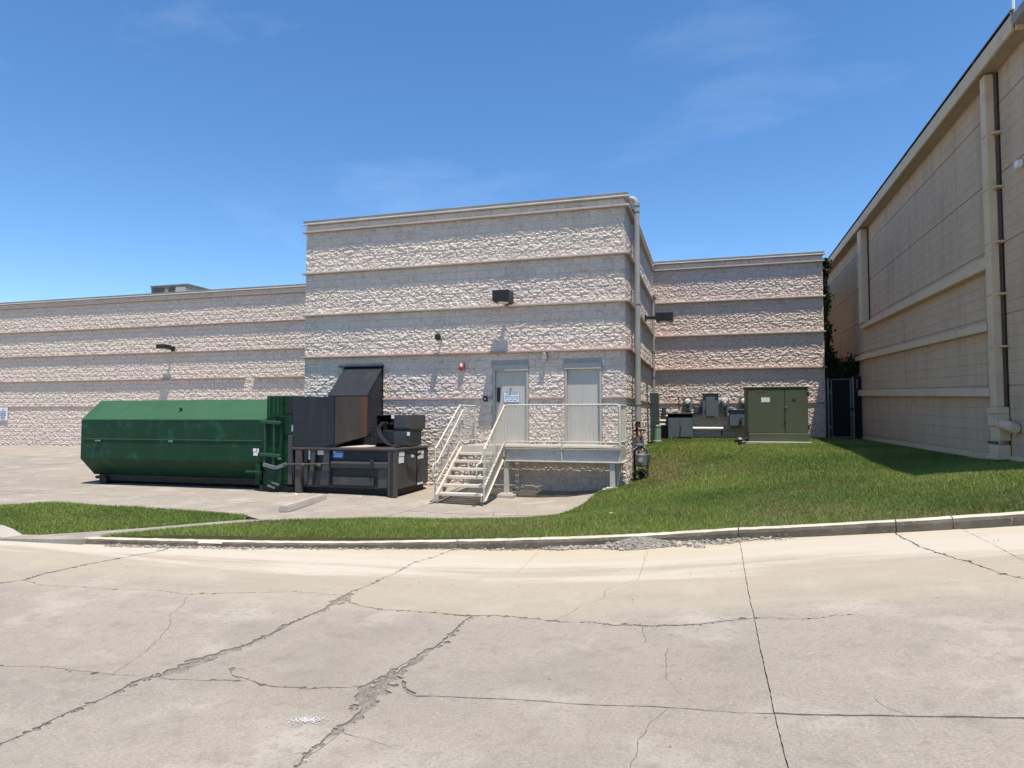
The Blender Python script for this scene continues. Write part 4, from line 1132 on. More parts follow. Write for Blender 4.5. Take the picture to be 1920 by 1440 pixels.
mb = MB(); mb.tube([(-1.75, 23.4, -1.0), (-1.75, 23.4, -0.80), (-1.75, 23.4, -0.78), (-1.75, 23.4, -0.33)], [0.15, 0.15, 0.125, 0.125], 18)
mb.build('post', 'pale_green', t, smooth=True)
MB().tube([(-1.75, 23.4, -0.33), (-1.75, 23.4, -0.29), (-1.75, 23.4, -0.265)], [0.135, 0.135, 0.10], 18).build('cap', 'pale_green', t, smooth=True)

# transformer on its pad
t = empty('pad_transformer', (1.88, 22.2, -0.75), 'large olive green pad mounted transformer on a concrete pad in the lawn', 'transformer')
tx0, tx1, ty0, ty1, tz0, tz1 = 1.02, 2.73, 21.5, 22.9, -0.72, 0.86
B(tx0, tx1, ty0 + 0.03, ty1, tz0, tz1).build('tank', 'olive', t, bevel=0.012)
MB().prism([(ty0 - 0.02, tz1 + 0.003), (ty1 + 0.03, tz1 + 0.003), (ty1 + 0.03, tz1 + 0.075), (ty0 - 0.02, tz1 + 0.04)], 'x', tx0 - 0.025, tx1 + 0.03).build('lid', 'olive', t, bevel=0.008)
B(tx0 + 0.04, 2.085, ty0, ty0 + 0.028, -0.47, tz1 - 0.06).build('cabinet_door', 'olive', t, bevel=0.006)
B(2.10, tx1 - 0.04, ty0, ty0 + 0.028, -0.47, tz1 - 0.03).build('cabinet_door', 'olive', t, bevel=0.006)
B(tx0 + 0.06, tx1 + 0.02, ty0 - 0.015, ty0 + 0.028, tz0 + 0.005, -0.485).build('sill', 'olive', t, bevel=0.006)
B(1.44, 1.68, ty0 - 0.006, ty0, 0.44, 0.58).build('sticker', 'white', t)
mb = MB(); mb.box(1.28, 1.60, ty0 - 0.004, ty0, 0.745, 0.79)
mb.build('warning_strip', 'rust', t)
B(2.29, 2.40, ty0 - 0.005, ty0, 0.46, 0.54).build('name_plate', 'green_dark', t)
MB().bar((2.13, ty0 - 0.03, 0.28), (2.09, ty0 - 0.03, -0.12), 0.03).bar((2.08, ty0 - 0.015, 0.29), (2.17, ty0 - 0.015, 0.29), 0.025).build('handle', 'olive', t, bevel=0.005)
for z in (0.66, -0.30):
    B(tx1 - 0.005, tx1 + 0.035, ty0 + 0.02, ty0 + 0.10, z - 0.07, z + 0.07).build('hinge', 'black', t, bevel=0.005)
B(tx0 - 0.15, tx1 + 0.05, ty0 - 0.22, ty1 + 0.2, -1.15, -0.722).build('pad', 'concrete', t, bevel=0.012)
t = empty('stub_pipe', (0.83, 21.2, -0.8), 'short black pipe stub with a pale cap beside the transformer pad', 'pipe')
MB().tube([(0.80, 21.1, -1.0), (0.80, 21.1, -0.66)], 0.05, 10).build('pipe_run', 'rubber', t, smooth=True)
MB().tube([(0.80, 21.1, -0.66), (0.80, 21.1, -0.60)], 0.055, 10).build('cap', 'white', t, smooth=True)
MB().tube([(0.80, 21.1, -0.72), (1.0, 21.3, -0.62), (1.05, 21.45, -0.75)], 0.035, 8).build('cable', 'rubber', t, smooth=True)

# gate in the gap
t = empty('gate', (4.3, 25.2, -0.8), 'dark screened chain link gate with grey posts in the gap between the buildings', 'gate')
GY = 25.15
for x, z1 in ((3.83, 1.30), (4.60, 1.32)):
    MB().tube([(x, GY, -0.95), (x, GY, z1), (x, GY, z1 + 0.02)], [0.035, 0.035, 0.012], 10).build('post', 'galv', t, smooth=True)
mb = MB()
for a, b in (((3.93, GY, -0.68), (3.93, GY, 1.27)), ((4.52, GY, -0.68), (4.52, GY, 1.27)), ((3.93, GY, 1.27), (4.52, GY, 1.27)), ((3.93, GY, -0.68), (4.52, GY, -0.68))):
    mb.tube([a, b], 0.022, 8)
mb.build('gate_frame', 'galv', t, smooth=True)
B(3.94, 4.51, GY + 0.024, GY + 0.034, -0.67, 1.26).build('privacy_panel', 'screen', t)
B(4.63, 4.85, GY + 0.01, GY + 0.03, -0.80, 1.36).build('side_panel', 'screen', t)
B(3.77, 3.81, GY - 0.01, GY + 0.03, -0.80, 1.36).build('side_panel', 'screen', t)
MB().tube([(4.72, GY - 0.02, 0.95), (4.72, GY - 0.02, 1.27)], 0.018, 8).build('rail', 'galv', t, smooth=True)
B(4.50, 4.60, GY - 0.05, GY - 0.01, 0.22, 0.32).build('latch', 'black', t, bevel=0.006)
for z in (-0.35, 0.85):
    B(3.84, 3.93, GY - 0.03, GY + 0.0, z - 0.03, z + 0.03).build('hinge', 'galv', t)

# ======================================================================================= RIGHT BUILDING
WX = 4.86
ware = empty('warehouse', (WX, 18, -0.8), 'tall beige painted block warehouse in shade along the right edge', 'building')
def warp(y, z):
    """the block courses fall slightly towards the road"""
    s = np.interp(z, [-0.6, 0.7, 1.9, 2.9, 4.2, 5.4, 6.1], [0.009, 0.035, 0.0325, 0.016, 0.011, 0.007, 0.002])
    return z + s * (y - 14.0)
mb = MB(); mb.box(WX + 0.02, WX + 0.35, 11.0, 42, -1.4, 6.2); mb.box(WX + 0.35, WX + 10, 11.0, 11.3, -1.4, 6.2); mb.box(WX + 0.35, WX + 10, 11.3, 42, 6.0, 6.1)
mb.build('wall', 'beige', ware)
mb = MB(); mb.box(3.8, WX, 33.0, 33.3, -1.5, 6.0); mb.build('passage_wall', 'brown', ware)
B(WX - 0.025, WX + 0.019, 11.0, 34, -1.4, -0.66).build('plinth', 'beige_trim', ware, bevel=0.006)
VJ = (14.35, 19.78, 23.6, 27.6)
lay_r = []
z = -0.655
grooves = (0.56, 1.72, 3.05, 4.22, 5.38)
r_ = 0
while z < 6.02:
    z2 = z + CH
    gap = 0.0008
    for g_ in grooves:
        if z2 - CH * 0.5 < g_ <= z2 + CH * 0.5: gap = 0.02
    y = 11.0 - (r_ % 2) * CW_ / 2
    while y < 34:
        a, b = max(y, 11.0), y + CW_
        cuts = [a] + [v for v in VJ if a + 0.06 < v < b - 0.06] + [b]
        for p, q in zip(cuts[:-1], cuts[1:]):
            pa = 0.010 if p in VJ else 0.0006
            pb = 0.010 if q in VJ else 0.0006
            lay_r.append((p + pa, q - pb, z + 0.0004, min(z2 - gap, 6.03)))
        y += CW_
    z = z2; r_ += 1
def block_r(mb, y0, y1, z0, z1, r):
    x = WX - r.uniform(0.0, 0.0015); c = 0.0016
    zz = [float(warp(y, zv)) for y in (y0, y1) for zv in (z0, z1)]
    v = [(WX + 0.021, y0, zz[0]), (WX + 0.021, y1, zz[2]), (WX + 0.021, y1, zz[3]), (WX + 0.021, y0, zz[1]),
         (x, y0 + c, zz[0] + c), (x, y1 - c, zz[2] + c), (x, y1 - c, zz[3] - c), (x, y0 + c, zz[1] - c)]
    mb.add(v, [(4, 5, 6, 7), (0, 1, 5, 4), (1, 2, 6, 5), (2, 3, 7, 6), (3, 0, 4, 7)])
wr = random.Random(31)
order = sorted(lay_r, key=lambda b: (b[0] < 12.3, math.hypot((b[0] + b[1]) / 2, (b[2] + 0.3) * 1.1)))
for b in order[:300]:
    mb = MB(); block_r(mb, *b, wr); o = mb.build('block', 'beige', ware)
    at = o.data.attributes.new('tint', 'FLOAT', 'POINT'); at.data.foreach_set('value', [wr.random()] * len(o.data.vertices))
mb = MB(); tints = []
for b in order[300:]:
    block_r(mb, *b, wr); tints += [wr.random()] * 8
me = bpy.data.meshes.new('blockwork'); me.from_pydata(mb.v, [], mb.f); me.update()
at = me.attributes.new('tint', 'FLOAT', 'POINT'); at.data.foreach_set('value', tints)
o = obj('blockwork', me, 'beige', ware); o['kind'] = 'stuff'
# sloping ledges
def sl_ledge(y0, t0, b0, y1, t1, b1, pj):
    MB().hexa([(WX - pj, y1, b1), (WX - 0.002, y1, b1), (WX - 0.002, y0, b0), (WX - pj, y0, b0), (WX - pj, y1, t1), (WX - 0.002, y1, t1 + 0.035), (WX - 0.002, y0, t0 + 0.035), (WX - pj, y0, t0)]).build('ledge', 'beige_trim', ware, bevel=0.008)
sl_ledge(25.5, 0.90, 0.715, 13.95, 0.50, 0.36, 0.12)
sl_ledge(26.6, 2.08, 1.93, 13.95, 1.68, 1.53, 0.13)
sl_ledge(24.3, 2.99, 2.85, 13.75, 2.835, 2.62, 0.16)
for y, zt in ((13.94, 0.36), (13.94, 1.53)):
    B(WX - 0.11, WX - 0.004, y - 0.06, y - 0.004, zt + 0.02, zt + 0.15).build('end_cap', 'black', ware)
# fascia and soffit
B(4.55, WX + 10, 12.05, 40, 6.24, 6.30).build('roof', 'roofing', ware)
for a, b in ((12.05, 13.6), (13.6, 16.0), (16.0, 19.2), (19.2, 22.6), (22.6, 26.2), (26.2, 30.4), (30.4, 40)):
    B(4.55, 4.60, a + 0.003, b - 0.003, 5.985, 6.30).build('fascia', 'beige_trim', ware, bevel=0.006)
    B(4.601, WX - 0.003, a + 0.004, b - 0.004, 6.02, 6.045).build('soffit', 'beige_soffit', ware, bevel=0.004)
B(4.605, WX + 10, 11.99, 12.045, 5.985, 6.30).build('fascia', 'beige_trim', ware, bevel=0.006)
B(4.543, 4.60, 12.0, 40, 6.302, 6.314).build('drip_edge', 'coping', ware)
B(4.55, WX + 10, 11.0, 12.0, 6.05, 6.2).build('roof', 'roofing', ware)

# downspouts (parts fixed to the warehouse would not lift off, so they belong to it)
d = B(4.66, 4.80, 13.460, 13.680, 0.17, 5.98).build('downspout', 'beige_trim', ware, bevel=0.012)
for z in (4.9, 3.95, 3.0, 2.1, 1.2):
    B(4.72, WX - 0.003, 13.330, 13.458, z - 0.016, z + 0.016).build('strap', 'beige_trim', d, bevel=0.003)
    B(4.652, 4.66, 13.455, 13.685, z - 0.004, z + 0.004).build('seam', 'beige_soffit', d)
B(WX - 0.012, WX - 0.005, 13.42, 13.48, -0.75, 5.98).build('dark_strip', 'black', ware)  # black strip painting the shade of the gap behind the downspout
B(4.625, 4.845, 13.400, 13.740, 0.05, 0.17).build('collar', 'beige_trim', d, bevel=0.012)
B(4.64, 4.845, 13.400, 13.760, -0.15, 0.047).build('boot', 'beige_trim', d, bevel=0.008)
B(4.67, 4.845, 13.380, 13.720, -0.40, -0.153).build('boot', 'beige_trim', d, bevel=0.008)
B(4.645, 4.845, 13.400, 13.760, -0.72, -0.47).build('boot', 'beige_trim', d, bevel=0.008)
B(4.63, 4.66, 13.390, 13.770, -0.455, -0.42).build('boot_band', 'black', d)
MB().tube([(4.74, 13.400, -0.13), (4.765, 13.160, -0.16), (4.775, 13.030, -0.185)], 0.092, 16).tube([(4.7745, 13.032, -0.185), (4.777, 12.990, -0.19)], 0.072, 16).build('cleanout', 'beige_trim', d, smooth=True)
B(4.64, 4.84, 23.66, 24.15, 3.0, 6.0).build('downspout', 'beige_trim', ware, bevel=0.012)
B(WX - 0.02, WX - 0.004, 23.57, 23.64, 3.05, 5.98).build('dark_strip', 'brown', ware)  # brown strip along the vertical block joint
t = empty('wall_light', (WX, 12.75, 4.07), 'small white lamp on the shaded beige wall at the right edge', 'wall light')
B(WX - 0.10, WX - 0.003, 12.56, 12.68, 4.02, 4.13).build('housing', 'white', t, bevel=0.015)
B(WX - 0.09, WX - 0.02, 12.57, 12.67, 4.005, 4.02).build('lens', 'lens', t)
t = empty('roof_mast', (4.64, 12.1, 6.3), 'thin pale mast on the roof corner at the top right', 'mast')
MB().tube([(4.69, 12.3, 6.2), (4.69, 12.3, 8.6)], 0.025, 8).build('mast_pole', 'white', t, smooth=True)
MB().tube([(4.69, 12.3, 6.3), (4.69, 12.3, 6.36)], 0.06, 10).build('mast_base', 'galv', t, smooth=True)

# ivy hanging in the gap
iv = empty('ivy_plant', (3.9, 25.6, -0.8), 'dark ivy climbing the corner and arching over the gate', 'ivy')
def leaves(n, gen):
    vs, fs, ti, dr = [], [], [], []
    r = random.Random(77)
    for i in range(n):
        x, y, z, s = gen(r)
        nrm = Vector((r.uniform(-1, 1), r.uniform(-1.4, 0.2), r.uniform(-0.3, 1))).normalized()
        a = Vector((0, 0, 1)).cross(nrm).normalized(); b = nrm.cross(a)
        o = len(vs); t = r.random()
        c = Vector((x, y, z))
        for u, v in ((0, -1), (0.85, -0.45), (0.6, 0.5), (0, 1), (-0.6, 0.5), (-0.85, -0.45)):
            vs.append(tuple(c + a * u * s + b * v * s + nrm * (abs(u) * s * 0.25)))
            ti.append(t); dr.append(r.uniform(0, 0.2))
        fs += [(o, o + 1, o + 2, o + 3), (o, o + 3, o + 4, o + 5)]
    me = bpy.data.meshes.new('leaves'); me.from_pydata(vs, [], fs); me.update()
    for nm, arr in (('tint', ti), ('dry', dr)):
        at = me.attributes.new(nm, 'FLOAT', 'POINT'); at.data.foreach_set('value', arr)
    return me
def gen(r):
    k = r.random()
    if k < 0.6:
        z = r.uniform(0.9, 5.5)
        w = 0.07 + 0.07 * math.sin(z * 2.7) ** 2 + 0.22 * max(0, 2.6 - z) / 1.7
        return XE + 0.04 + abs(r.gauss(0, w * 0.8)), 25.35 + abs(r.gauss(0, 0.25)), z, r.uniform(0.025, 0.06)
    u = r.random()
    x = XE + u * 1.08
    zc = 1.95 - 0.35 * math.sin(u * 2.4) + 0.1 * math.sin(u * 9)
    return x, 25.35 + abs(r.gauss(0, 0.3)), zc + r.gauss(0, 0.26 - 0.12 * u), r.uniform(0.025, 0.06)
o = obj('leaves', leaves(5200, gen), 'ivy', iv); o['kind'] = 'stuff'
mb = MB()
for q in ((3.82, 25.45, 0.0), (3.9, 25.5, 0.2)):
    mb.tube([(q[0], q[1], -0.85), (q[0] + 0.03, q[1], 0.8), (q[0] - 0.02, q[1] + 0.05, 2.2), (q[0] + 0.02, q[1], 5.0)], [0.03, 0.025, 0.02, 0.01], 6)
mb.tube([(3.85, 25.5, 1.7), (4.3, 25.5, 1.75), (4.8, 25.5, 1.5)], [0.025, 0.02, 0.012], 6)
mb.build('stem', 'brown', iv, smooth=True)

# ======================================================================================= GREEN CONTAINER
cont = empty('compactor_container', (-13.9, 15.8, -1.88), 'long green chamfered waste container coupled to the dark compactor', 'container')
cy0, cy1, cz0, cz1 = 14.85, 17.1, -1.62, 0.47
prof = [(cy0 + 0.46, cz0), (cy1 - 0.46, cz0), (cy1, -1.15), (cy1, -0.06), (cy1 - 0.62, cz1), (cy0 + 0.62, cz1), (cy0, -0.06), (cy0, -1.15)]
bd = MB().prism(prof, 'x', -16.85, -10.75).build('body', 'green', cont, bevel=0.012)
bd.data.materials.append(M['green_lit'])
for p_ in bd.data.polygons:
    if p_.normal.z > 0.3: p_.material_index = 1  # upward faces take the paler green as painted light
B(-16.75, -10.8, cy0 - 0.022, cy0 - 0.001, -0.612, -0.588).build('weld_seam', 'green_lit', cont)  # pale colour paints the light caught along its top edge
B(-16.3, -16.12, cy0 - 0.06, cy0 - 0.001, -0.67, -0.63).build('hook', 'meter', cont, bevel=0.01)
B(-13.85, -13.72, cy0 - 0.03, cy0 - 0.001, -0.67, -0.62).build('hook', 'meter', cont, bevel=0.01)
MB().tube([(-13.72, cy0 + 0.28, 0.20), (-13.72, cy0 + 0.22, 0.24)], 0.035, 8).build('lug', 'green_dark', cont)
# collar frame at the coupling end
mb = MB(); mb.box(-10.748, -10.30, cy0 - 0.12, cy1 + 0.12, -1.80, 0.53)
cf = mb.build('collar', 'green', cont, bevel=0.01)
B(-10.299, -9.96, cy0 - 0.02, cy1 + 0.02, -1.70, 0.53).build('throat', 'green', cont, bevel=0.01)
for x in (-10.66, -10.53, -10.42):
    B(x, x + 0.03, cy0 - 0.15, cy0 - 0.121, -0.02, 0.50).build('rib', 'green_dark', cf)
B(-10.22, -9.97, cy0 - 0.04, cy0 - 0.021, 0.10, 0.44).build('opening', 'black', cont)
B(-10.6, -9.98, cy0 - 0.15, cy0 - 0.121, 0.0, 0.035).build('rib', 'green', cf)
# hinges and latch rods
for x in (-10.72, -10.46):
    MB().tube([(x, cy0 - 0.20, -0.06), (x, cy0 - 0.20, -1.25)], 0.032, 8).build('latch_rod', 'green_dark', cont, smooth=True)
for z in (-0.10, -0.92):
    mb = MB(); mb.hexa([(-10.85, cy0 - 0.25, z - 0.05), (-10.28, cy0 - 0.25, z - 0.10), (-10.28, cy0 - 0.121, z - 0.10), (-10.85, cy0 - 0.121, z - 0.05), (-10.85, cy0 - 0.25, z + 0.03), (-10.28, cy0 - 0.25, z - 0.01), (-10.28, cy0 - 0.121, z - 0.01), (-10.85, cy0 - 0.121, z + 0.03)])
    mb.build('hinge', 'green_dark', cont, bevel=0.015)
B(-10.85, -10.62, cy0 - 0.10, cy0 - 0.02, -0.95, -0.2).build('stiffener', 'green', cont, bevel=0.02)
B(-11.35, -10.85, cy0 - 0.12, cy0 - 0.06, -1.40, -1.36).build('latch_bar', 'green_dark', cont, bevel=0.008)
for x in (-11.12, -10.88):
    B(x, x + 0.14, cy0 - 0.04, cy0 + 0.2, -1.72, -1.18).build('stiffener', 'green', cont, bevel=0.01)
MB().bar((-10.75, cy0 - 0.22, -1.18), (-10.35, cy0 - 0.27, -1.26), 0.05, 0.09).bar((-10.35, cy0 - 0.27, -1.26), (-10.08, cy0 - 0.22, -1.16), 0.05, 0.09).build('ratchet', 'meter', cont, bevel=0.008)
for x, z in ((-10.5, -1.62), (-10.62, -1.70)):
    MB().bar((x, cy0 - 0.2, z), (x + 0.22, cy0 - 0.22, z - 0.06), 0.04).build('chain', 'galv', cont)
for (x0, x1, z0, z1) in ((-11.22, -11.13, -0.88, -0.80), (-11.21, -11.08, -0.98, -0.90), (-11.11, -11.05, -0.91, -0.80)):
    B(x0, x1, cy0 - 0.004, cy0 - 0.0, z0, z1).build('sticker', 'white', cont)
B(-10.08, -10.0, cy0 - 0.026, cy0 - 0.02, -0.36, -0.20).build('sticker', 'white', cont)
B(-10.40, -10.30, cy0 - 0.128, cy0 - 0.121, -1.05, -0.98).build('sticker', 'white', cont)
# skids and rollers
for y in (cy0 + 0.40, cy1 - 0.55):
    B(-16.6, -10.3, y, y + 0.16, -1.78, -1.60).build('skid_rail', 'skid', cont, bevel=0.01)
for x in (-16.35, -10.8):
    MB().tube([(x, cy0 + 0.30, -1.76), (x, cy1 - 0.30, -1.76)], 0.115, 14).build('roller', 'skid', cont, smooth=True)
B(-16.80, -16.45, cy0 + 0.45, cy1 - 0.45, -1.74, -1.66).build('hook_plate', 'skid', cont, bevel=0.01)
B(-10.95, -9.95, cy0 - 0.10, cy1, -1.87, -1.72).build('skid_plate', 'skid', cont, bevel=0.01)

# ======================================================================================= COMPACTOR
comp = empty('trash_compactor', (-8.5, 15.6, -1.88), 'dark slate stationary trash compactor with a chute up to the wall', 'compactor')
kx0, kx1, ky0, ky1 = -9.95, -7.12, 14.66, 16.6
B(kx0 + 0.02, kx1 - 0.05, ky0 + 0.10, ky1, -1.72, -0.80).build('charge_box', 'steel', comp, bevel=0.01)
B(kx0 + 0.1, kx1 - 0.12, ky0 + 0.25, ky1 - 0.1, -1.87, -1.72).build('base_skid', 'skid', comp)
B(kx0 - 0.08, kx1, ky0 - 0.02, ky1 + 0.02, -0.80, -0.745).build('top_flange', 'steel_brown', comp, bevel=0.008)
# end panel doors on the right side
B(kx1 - 0.049, kx1 - 0.02, ky0 + 0.14, ky0 + 1.18, -1.70, -0.82).build('side_panel', 'steel_side', comp, bevel=0.008)
B(kx1 - 0.049, kx1 - 0.02, ky0 + 1.24, ky1 - 0.02, -1.70, -0.82).build('side_panel', 'steel_side', comp, bevel=0.008)
# corner legs, posts and gussets
B(kx1 - 0.22, kx1 + 0.0, ky0 - 0.01, ky0 + 0.098, -1.88, -0.802).build('corner_post', 'steel_brown', comp, bevel=0.008)
B(kx1 - 0.15, kx1 - 0.09, ky0 - 0.03, ky0 - 0.011, -1.88, -0.802).build('rib', 'steel', comp)
B(kx0 + 0.10, kx0 + 0.28, ky0 - 0.01, ky0 + 0.098, -1.88, -0.802).build('corner_post', 'steel_brown', comp, bevel=0.008)
B(kx0 - 0.10, kx0 + 0.02, ky0 - 0.03, ky0 + 0.098, -1.66, -0.45).build('corner_post', 'steel_side', comp, bevel=0.008)
def gusset(xa, xb, w0, w1):
    MB().hexa([(xa, ky0 + 0.0, -1.66), (xa + w0, ky0 + 0.0, -1.66), (xa + w0, ky0 + 0.098, -1.66), (xa, ky0 + 0.098, -1.66), (xb, ky0 + 0.0, -0.802), (xb + w1, ky0 + 0.0, -0.802), (xb + w1, ky0 + 0.098, -0.802), (xb, ky0 + 0.098, -0.802)]).build('gusset', 'steel_side', comp, bevel=0.006)
gusset(kx0 + 0.47, kx0 + 0.54, 0.10, 0.12)
gusset(kx0 + 0.80, kx0 + 0.90, 0.22, 0.14)
B(kx0 + 0.30, kx0 + 0.40, ky0 + 0.06, ky0 + 0.098, -1.66, -0.802).build('rib', 'steel_side', comp)
# mid beam and lower panel on the front
B(-8.88, kx1 - 0.23, ky0 + 0.0, ky0 + 0.098, -1.225, -1.075).build('mid_beam', 'steel_side', comp, bevel=0.02)
B(-8.86, kx1 - 0.60, ky0 - 0.02, ky0 - 0.001, -1.13, -1.10).build('rail', 'steel_brown', comp)
B(-7.80, -7.70, ky0 - 0.03, ky0 - 0.001, -1.20, -1.02).build('clamp', 'steel', comp, bevel=0.01)
B(-8.84, kx1 - 0.62, ky0 + 0.05, ky0 + 0.098, -1.64, -1.44).build('lower_panel', 'steel_side', comp, bevel=0.008)
B(-7.62, kx1 - 0.23, ky0 + 0.06, ky0 + 0.098, -1.68, -1.22).build('rust_patch', 'steel_brown', comp, bevel=0.004)
# turnbuckle bar to the container
mb = MB(); mb.tube([(-10.15, ky0 - 0.06, -1.17), (-8.88, ky0 - 0.06, -1.13)], 0.024, 8)
for x in (-9.6, -9.15):
    mb.tube([(x - 0.06, ky0 - 0.06, -1.17), (x, ky0 - 0.06, -1.17), (x + 0.06, ky0 - 0.06, -1.17)], [0.03, 0.055, 0.03], 8)
mb.build('turnbuckle', 'steel_brown', comp, smooth=True)
# stickers
def plate(x0, x1, z0, z1, m, bars=None, y=None):
    y = ky0 - 0.0 if y is None else y
    p = B(x0, x1, y - 0.006, y, z0, z1).build('sticker', m, comp)
    if bars:
        mb = MB()
        for (a, b, c, e) in bars: mb.box(x0 + a * (x1 - x0), x0 + b * (x1 - x0), y - 0.008, y - 0.006, z0 + c * (z1 - z0), z0 + e * (z1 - z0))
        mb.build('print', 'meter' if m == 'white' else 'sign', p)
plate(-9.66, -9.49, -1.05, -0.82, 'white', [(0.1, 0.9, 0.47, 0.53), (0.1, 0.8, 0.72, 0.78), (0.1, 0.85, 0.2, 0.26)], ky0 + 0.095)
plate(-9.29, -9.12, -0.925, -0.82, 'white', [(0.1, 0.7, 0.55, 0.65)], ky0 + 0.095)
plate(-8.87, -8.57, -0.995, -0.825, 'sticker_blue', [(0.15, 0.9, 0.55, 0.62), (0.15, 0.9, 0.36, 0.43), (0.1, 0.85, 0.16, 0.23), (0.1, 0.25, 0.78, 0.92)], ky0 + 0.095)
for (y0, y1, z0, z1) in ((14.84, 15.14, -0.94, -0.83), (14.82, 15.10, -1.10, -0.96), (15.52, 15.70, -1.0, -0.89), (15.92, 16.28, -0.95, -0.86), (15.92, 16.26, -1.06, -0.965)):
    B(kx1 - 0.0195, kx1 - 0.014, y0, y1, z0, z1).build('sticker', 'white', comp)
B(kx1 - 0.0195, kx1 - 0.017, 15.9, 16.25, -1.71, -1.66).build('sticker', 'white', comp)
# hopper and chute
HX0, HX1 = -9.95, -8.79
sp = [(14.70, -0.742), (14.70, 0.50), (16.30, 0.55), (17.19, 1.38), (17.19, 0.10), (16.30, -0.52), (15.0, -0.66)]
mb = MB()
vs = [(HX0, y, z) for y, z in sp] + [(HX1, y, z) for y, z in sp]
n = len(sp)
mb.add(vs, [tuple(range(n))[::-1], tuple(range(n, 2 * n))] + [(i, (i + 1) % n, n + (i + 1) % n, n + i) for i in range(n)])
hop = mb.build('hopper', 'steel', comp)
# thin plates give the faces their own edge and paint
MB().prism([(HX0 + 0.01, -0.735), (HX0 + 0.01, 0.49), (HX1 - 0.01, 0.49), (HX1 - 0.01, -0.66), (HX1 - 0.28, -0.735)], 'y', 14.672, 14.699).build('hopper_front', 'steel', hop, bevel=0.004)
MB().prism([(14.71, -0.66), (14.71, 0.49), (16.29, 0.54), (16.29, -0.51)], 'x', HX1 + 0.001, HX1 + 0.012).build('hopper_side', 'hopper_rust', hop, bevel=0.004)
MB().prism([(16.25, -0.50), (16.25, 0.53), (16.295, 0.54), (16.295, -0.51)], 'x', HX1 + 0.0125, HX1 + 0.016).build('rust_strip', 'rust', hop)
MB().prism([(16.31, -0.50), (16.31, 0.55), (17.18, 1.36), (17.18, 0.12)], 'x', HX1 + 0.001, HX1 + 0.010).build('chute_side', 'steel', hop, bevel=0.004)
MB().hexa([(HX0 - 0.02, 16.28, 0.552), (HX1 + 0.02, 16.28, 0.552), (HX1 + 0.02, 17.19, 1.40), (HX0 - 0.02, 17.19, 1.40), (HX0 - 0.02, 16.27, 0.575), (HX1 + 0.02, 16.27, 0.575), (HX1 + 0.02, 17.18, 1.425), (HX0 - 0.02, 17.18, 1.425)]).build('chute_lid', 'steel', hop, bevel=0.004)
# guard wall behind the feed opening
B(HX0 + 0.1, HX1 + 0.5, 16.2, 16.25, -0.744, -0.55).build('guard', 'skid', comp)
MB().hexa([(HX1 + 0.02, 14.9, -0.743), (-8.12, 15.0, -0.743), (-8.12, 15.9, -0.743), (HX1 + 0.02, 16.2, -0.743), (HX1 + 0.02, 14.9, -0.735), (-8.12, 15.0, -0.735), (-8.12, 15.9, -0.735), (HX1 + 0.02, 16.2, -0.735)]).build('cover_plate', 'cream_grey', comp)
# power unit
mb = MB()
px0, pxm, px1, py0, py1 = -8.10, -7.60, -7.12, 15.50, 16.35
mb.box(px0, px0 + 0.02, py0, py1, -0.744, 0.06); mb.box(px0 + 0.02, pxm, py1 - 0.02, py1, -0.744, 0.06); mb.box(px0 + 0.02, pxm, py0, py1 - 0.02, 0.04, 0.06)
mb.build('pump_housing', 'steel', comp)
B(px0 + 0.02, pxm, py0 - 0.02, py1 - 0.02, -0.66, -0.33).build('oil_tank', 'steel', comp, bevel=0.01)
B(pxm, px1, py0 - 0.03, py1, -0.30, 0.06).build('control_box', 'steel_side', comp, bevel=0.012)
B(pxm + 0.03, px1 - 0.03, py0 - 0.045, py0 - 0.031, -0.27, 0.03).build('control_door', 'steel_side', comp, bevel=0.006)
B(pxm, px1 - 0.07, py0 - 0.03, py1 - 0.1, -0.72, -0.36).build('lower_box', 'steel_side', comp, bevel=0.012)
B(pxm, px1 - 0.03, py0 + 0.02, py1 - 0.1, -0.36, -0.30).build('box_gap', 'black', comp)
for (x, z) in ((pxm - 0.05, 0.0), (px1 - 0.10, -0.42)):
    B(x, x + 0.07, py0 - 0.055, py0 - 0.031, z - 0.04, z + 0.05).build('tag_plate', 'white', comp)
MB().tube([(-7.95, 15.75, -0.33), (-7.95, 15.75, -0.12), (-7.95, 15.75, -0.08)], [0.10, 0.10, 0.05], 12).build('motor', 'black', comp, smooth=True)
MB().tube([(-7.78, 15.7, -0.2), (-7.70, 15.6, -0.15)], 0.04, 8).build('fitting', 'galv', comp, smooth=True)
mb = MB()
for dx in (0, 0.06):
    mb.tube([(-7.80 + dx, 15.6, -0.18), (-7.92 + dx, 15.45, -0.14), (-8.0 + dx, 15.38, -0.28), (-7.9 + dx, 15.3, -0.48), (-7.6 + dx, 15.1, -0.66), (-7.3 + dx, 15.0, -0.72), (-7.06 + dx * 0.4, 15.2, -0.86), (-7.04 + dx * 0.2, 15.7, -0.95 + dx * 0.4), (-7.08, 15.95, -0.93 + dx * 0.4)], 0.024, 8)
mb.build('hydraulic_hose', 'rubber', comp, smooth=True)

# ======================================================================================= STAIRS AND LANDING
stair = empty('steel_stairs', (-5.4, 15.9, -1.88), 'cream steel stairs and landing with railings in front of the two grey doors', 'stairs')
SX0, SX1 = -6.00, -4.84                     # outer faces of the stair
LY0, LY1 = 15.90, 17.08                     # landing front, back
LX1 = -2.03
DZ = -0.70
GZ = -1.88
def P_(mb, name, m='cream', **k): return mb.build(name, m, stair, **k)
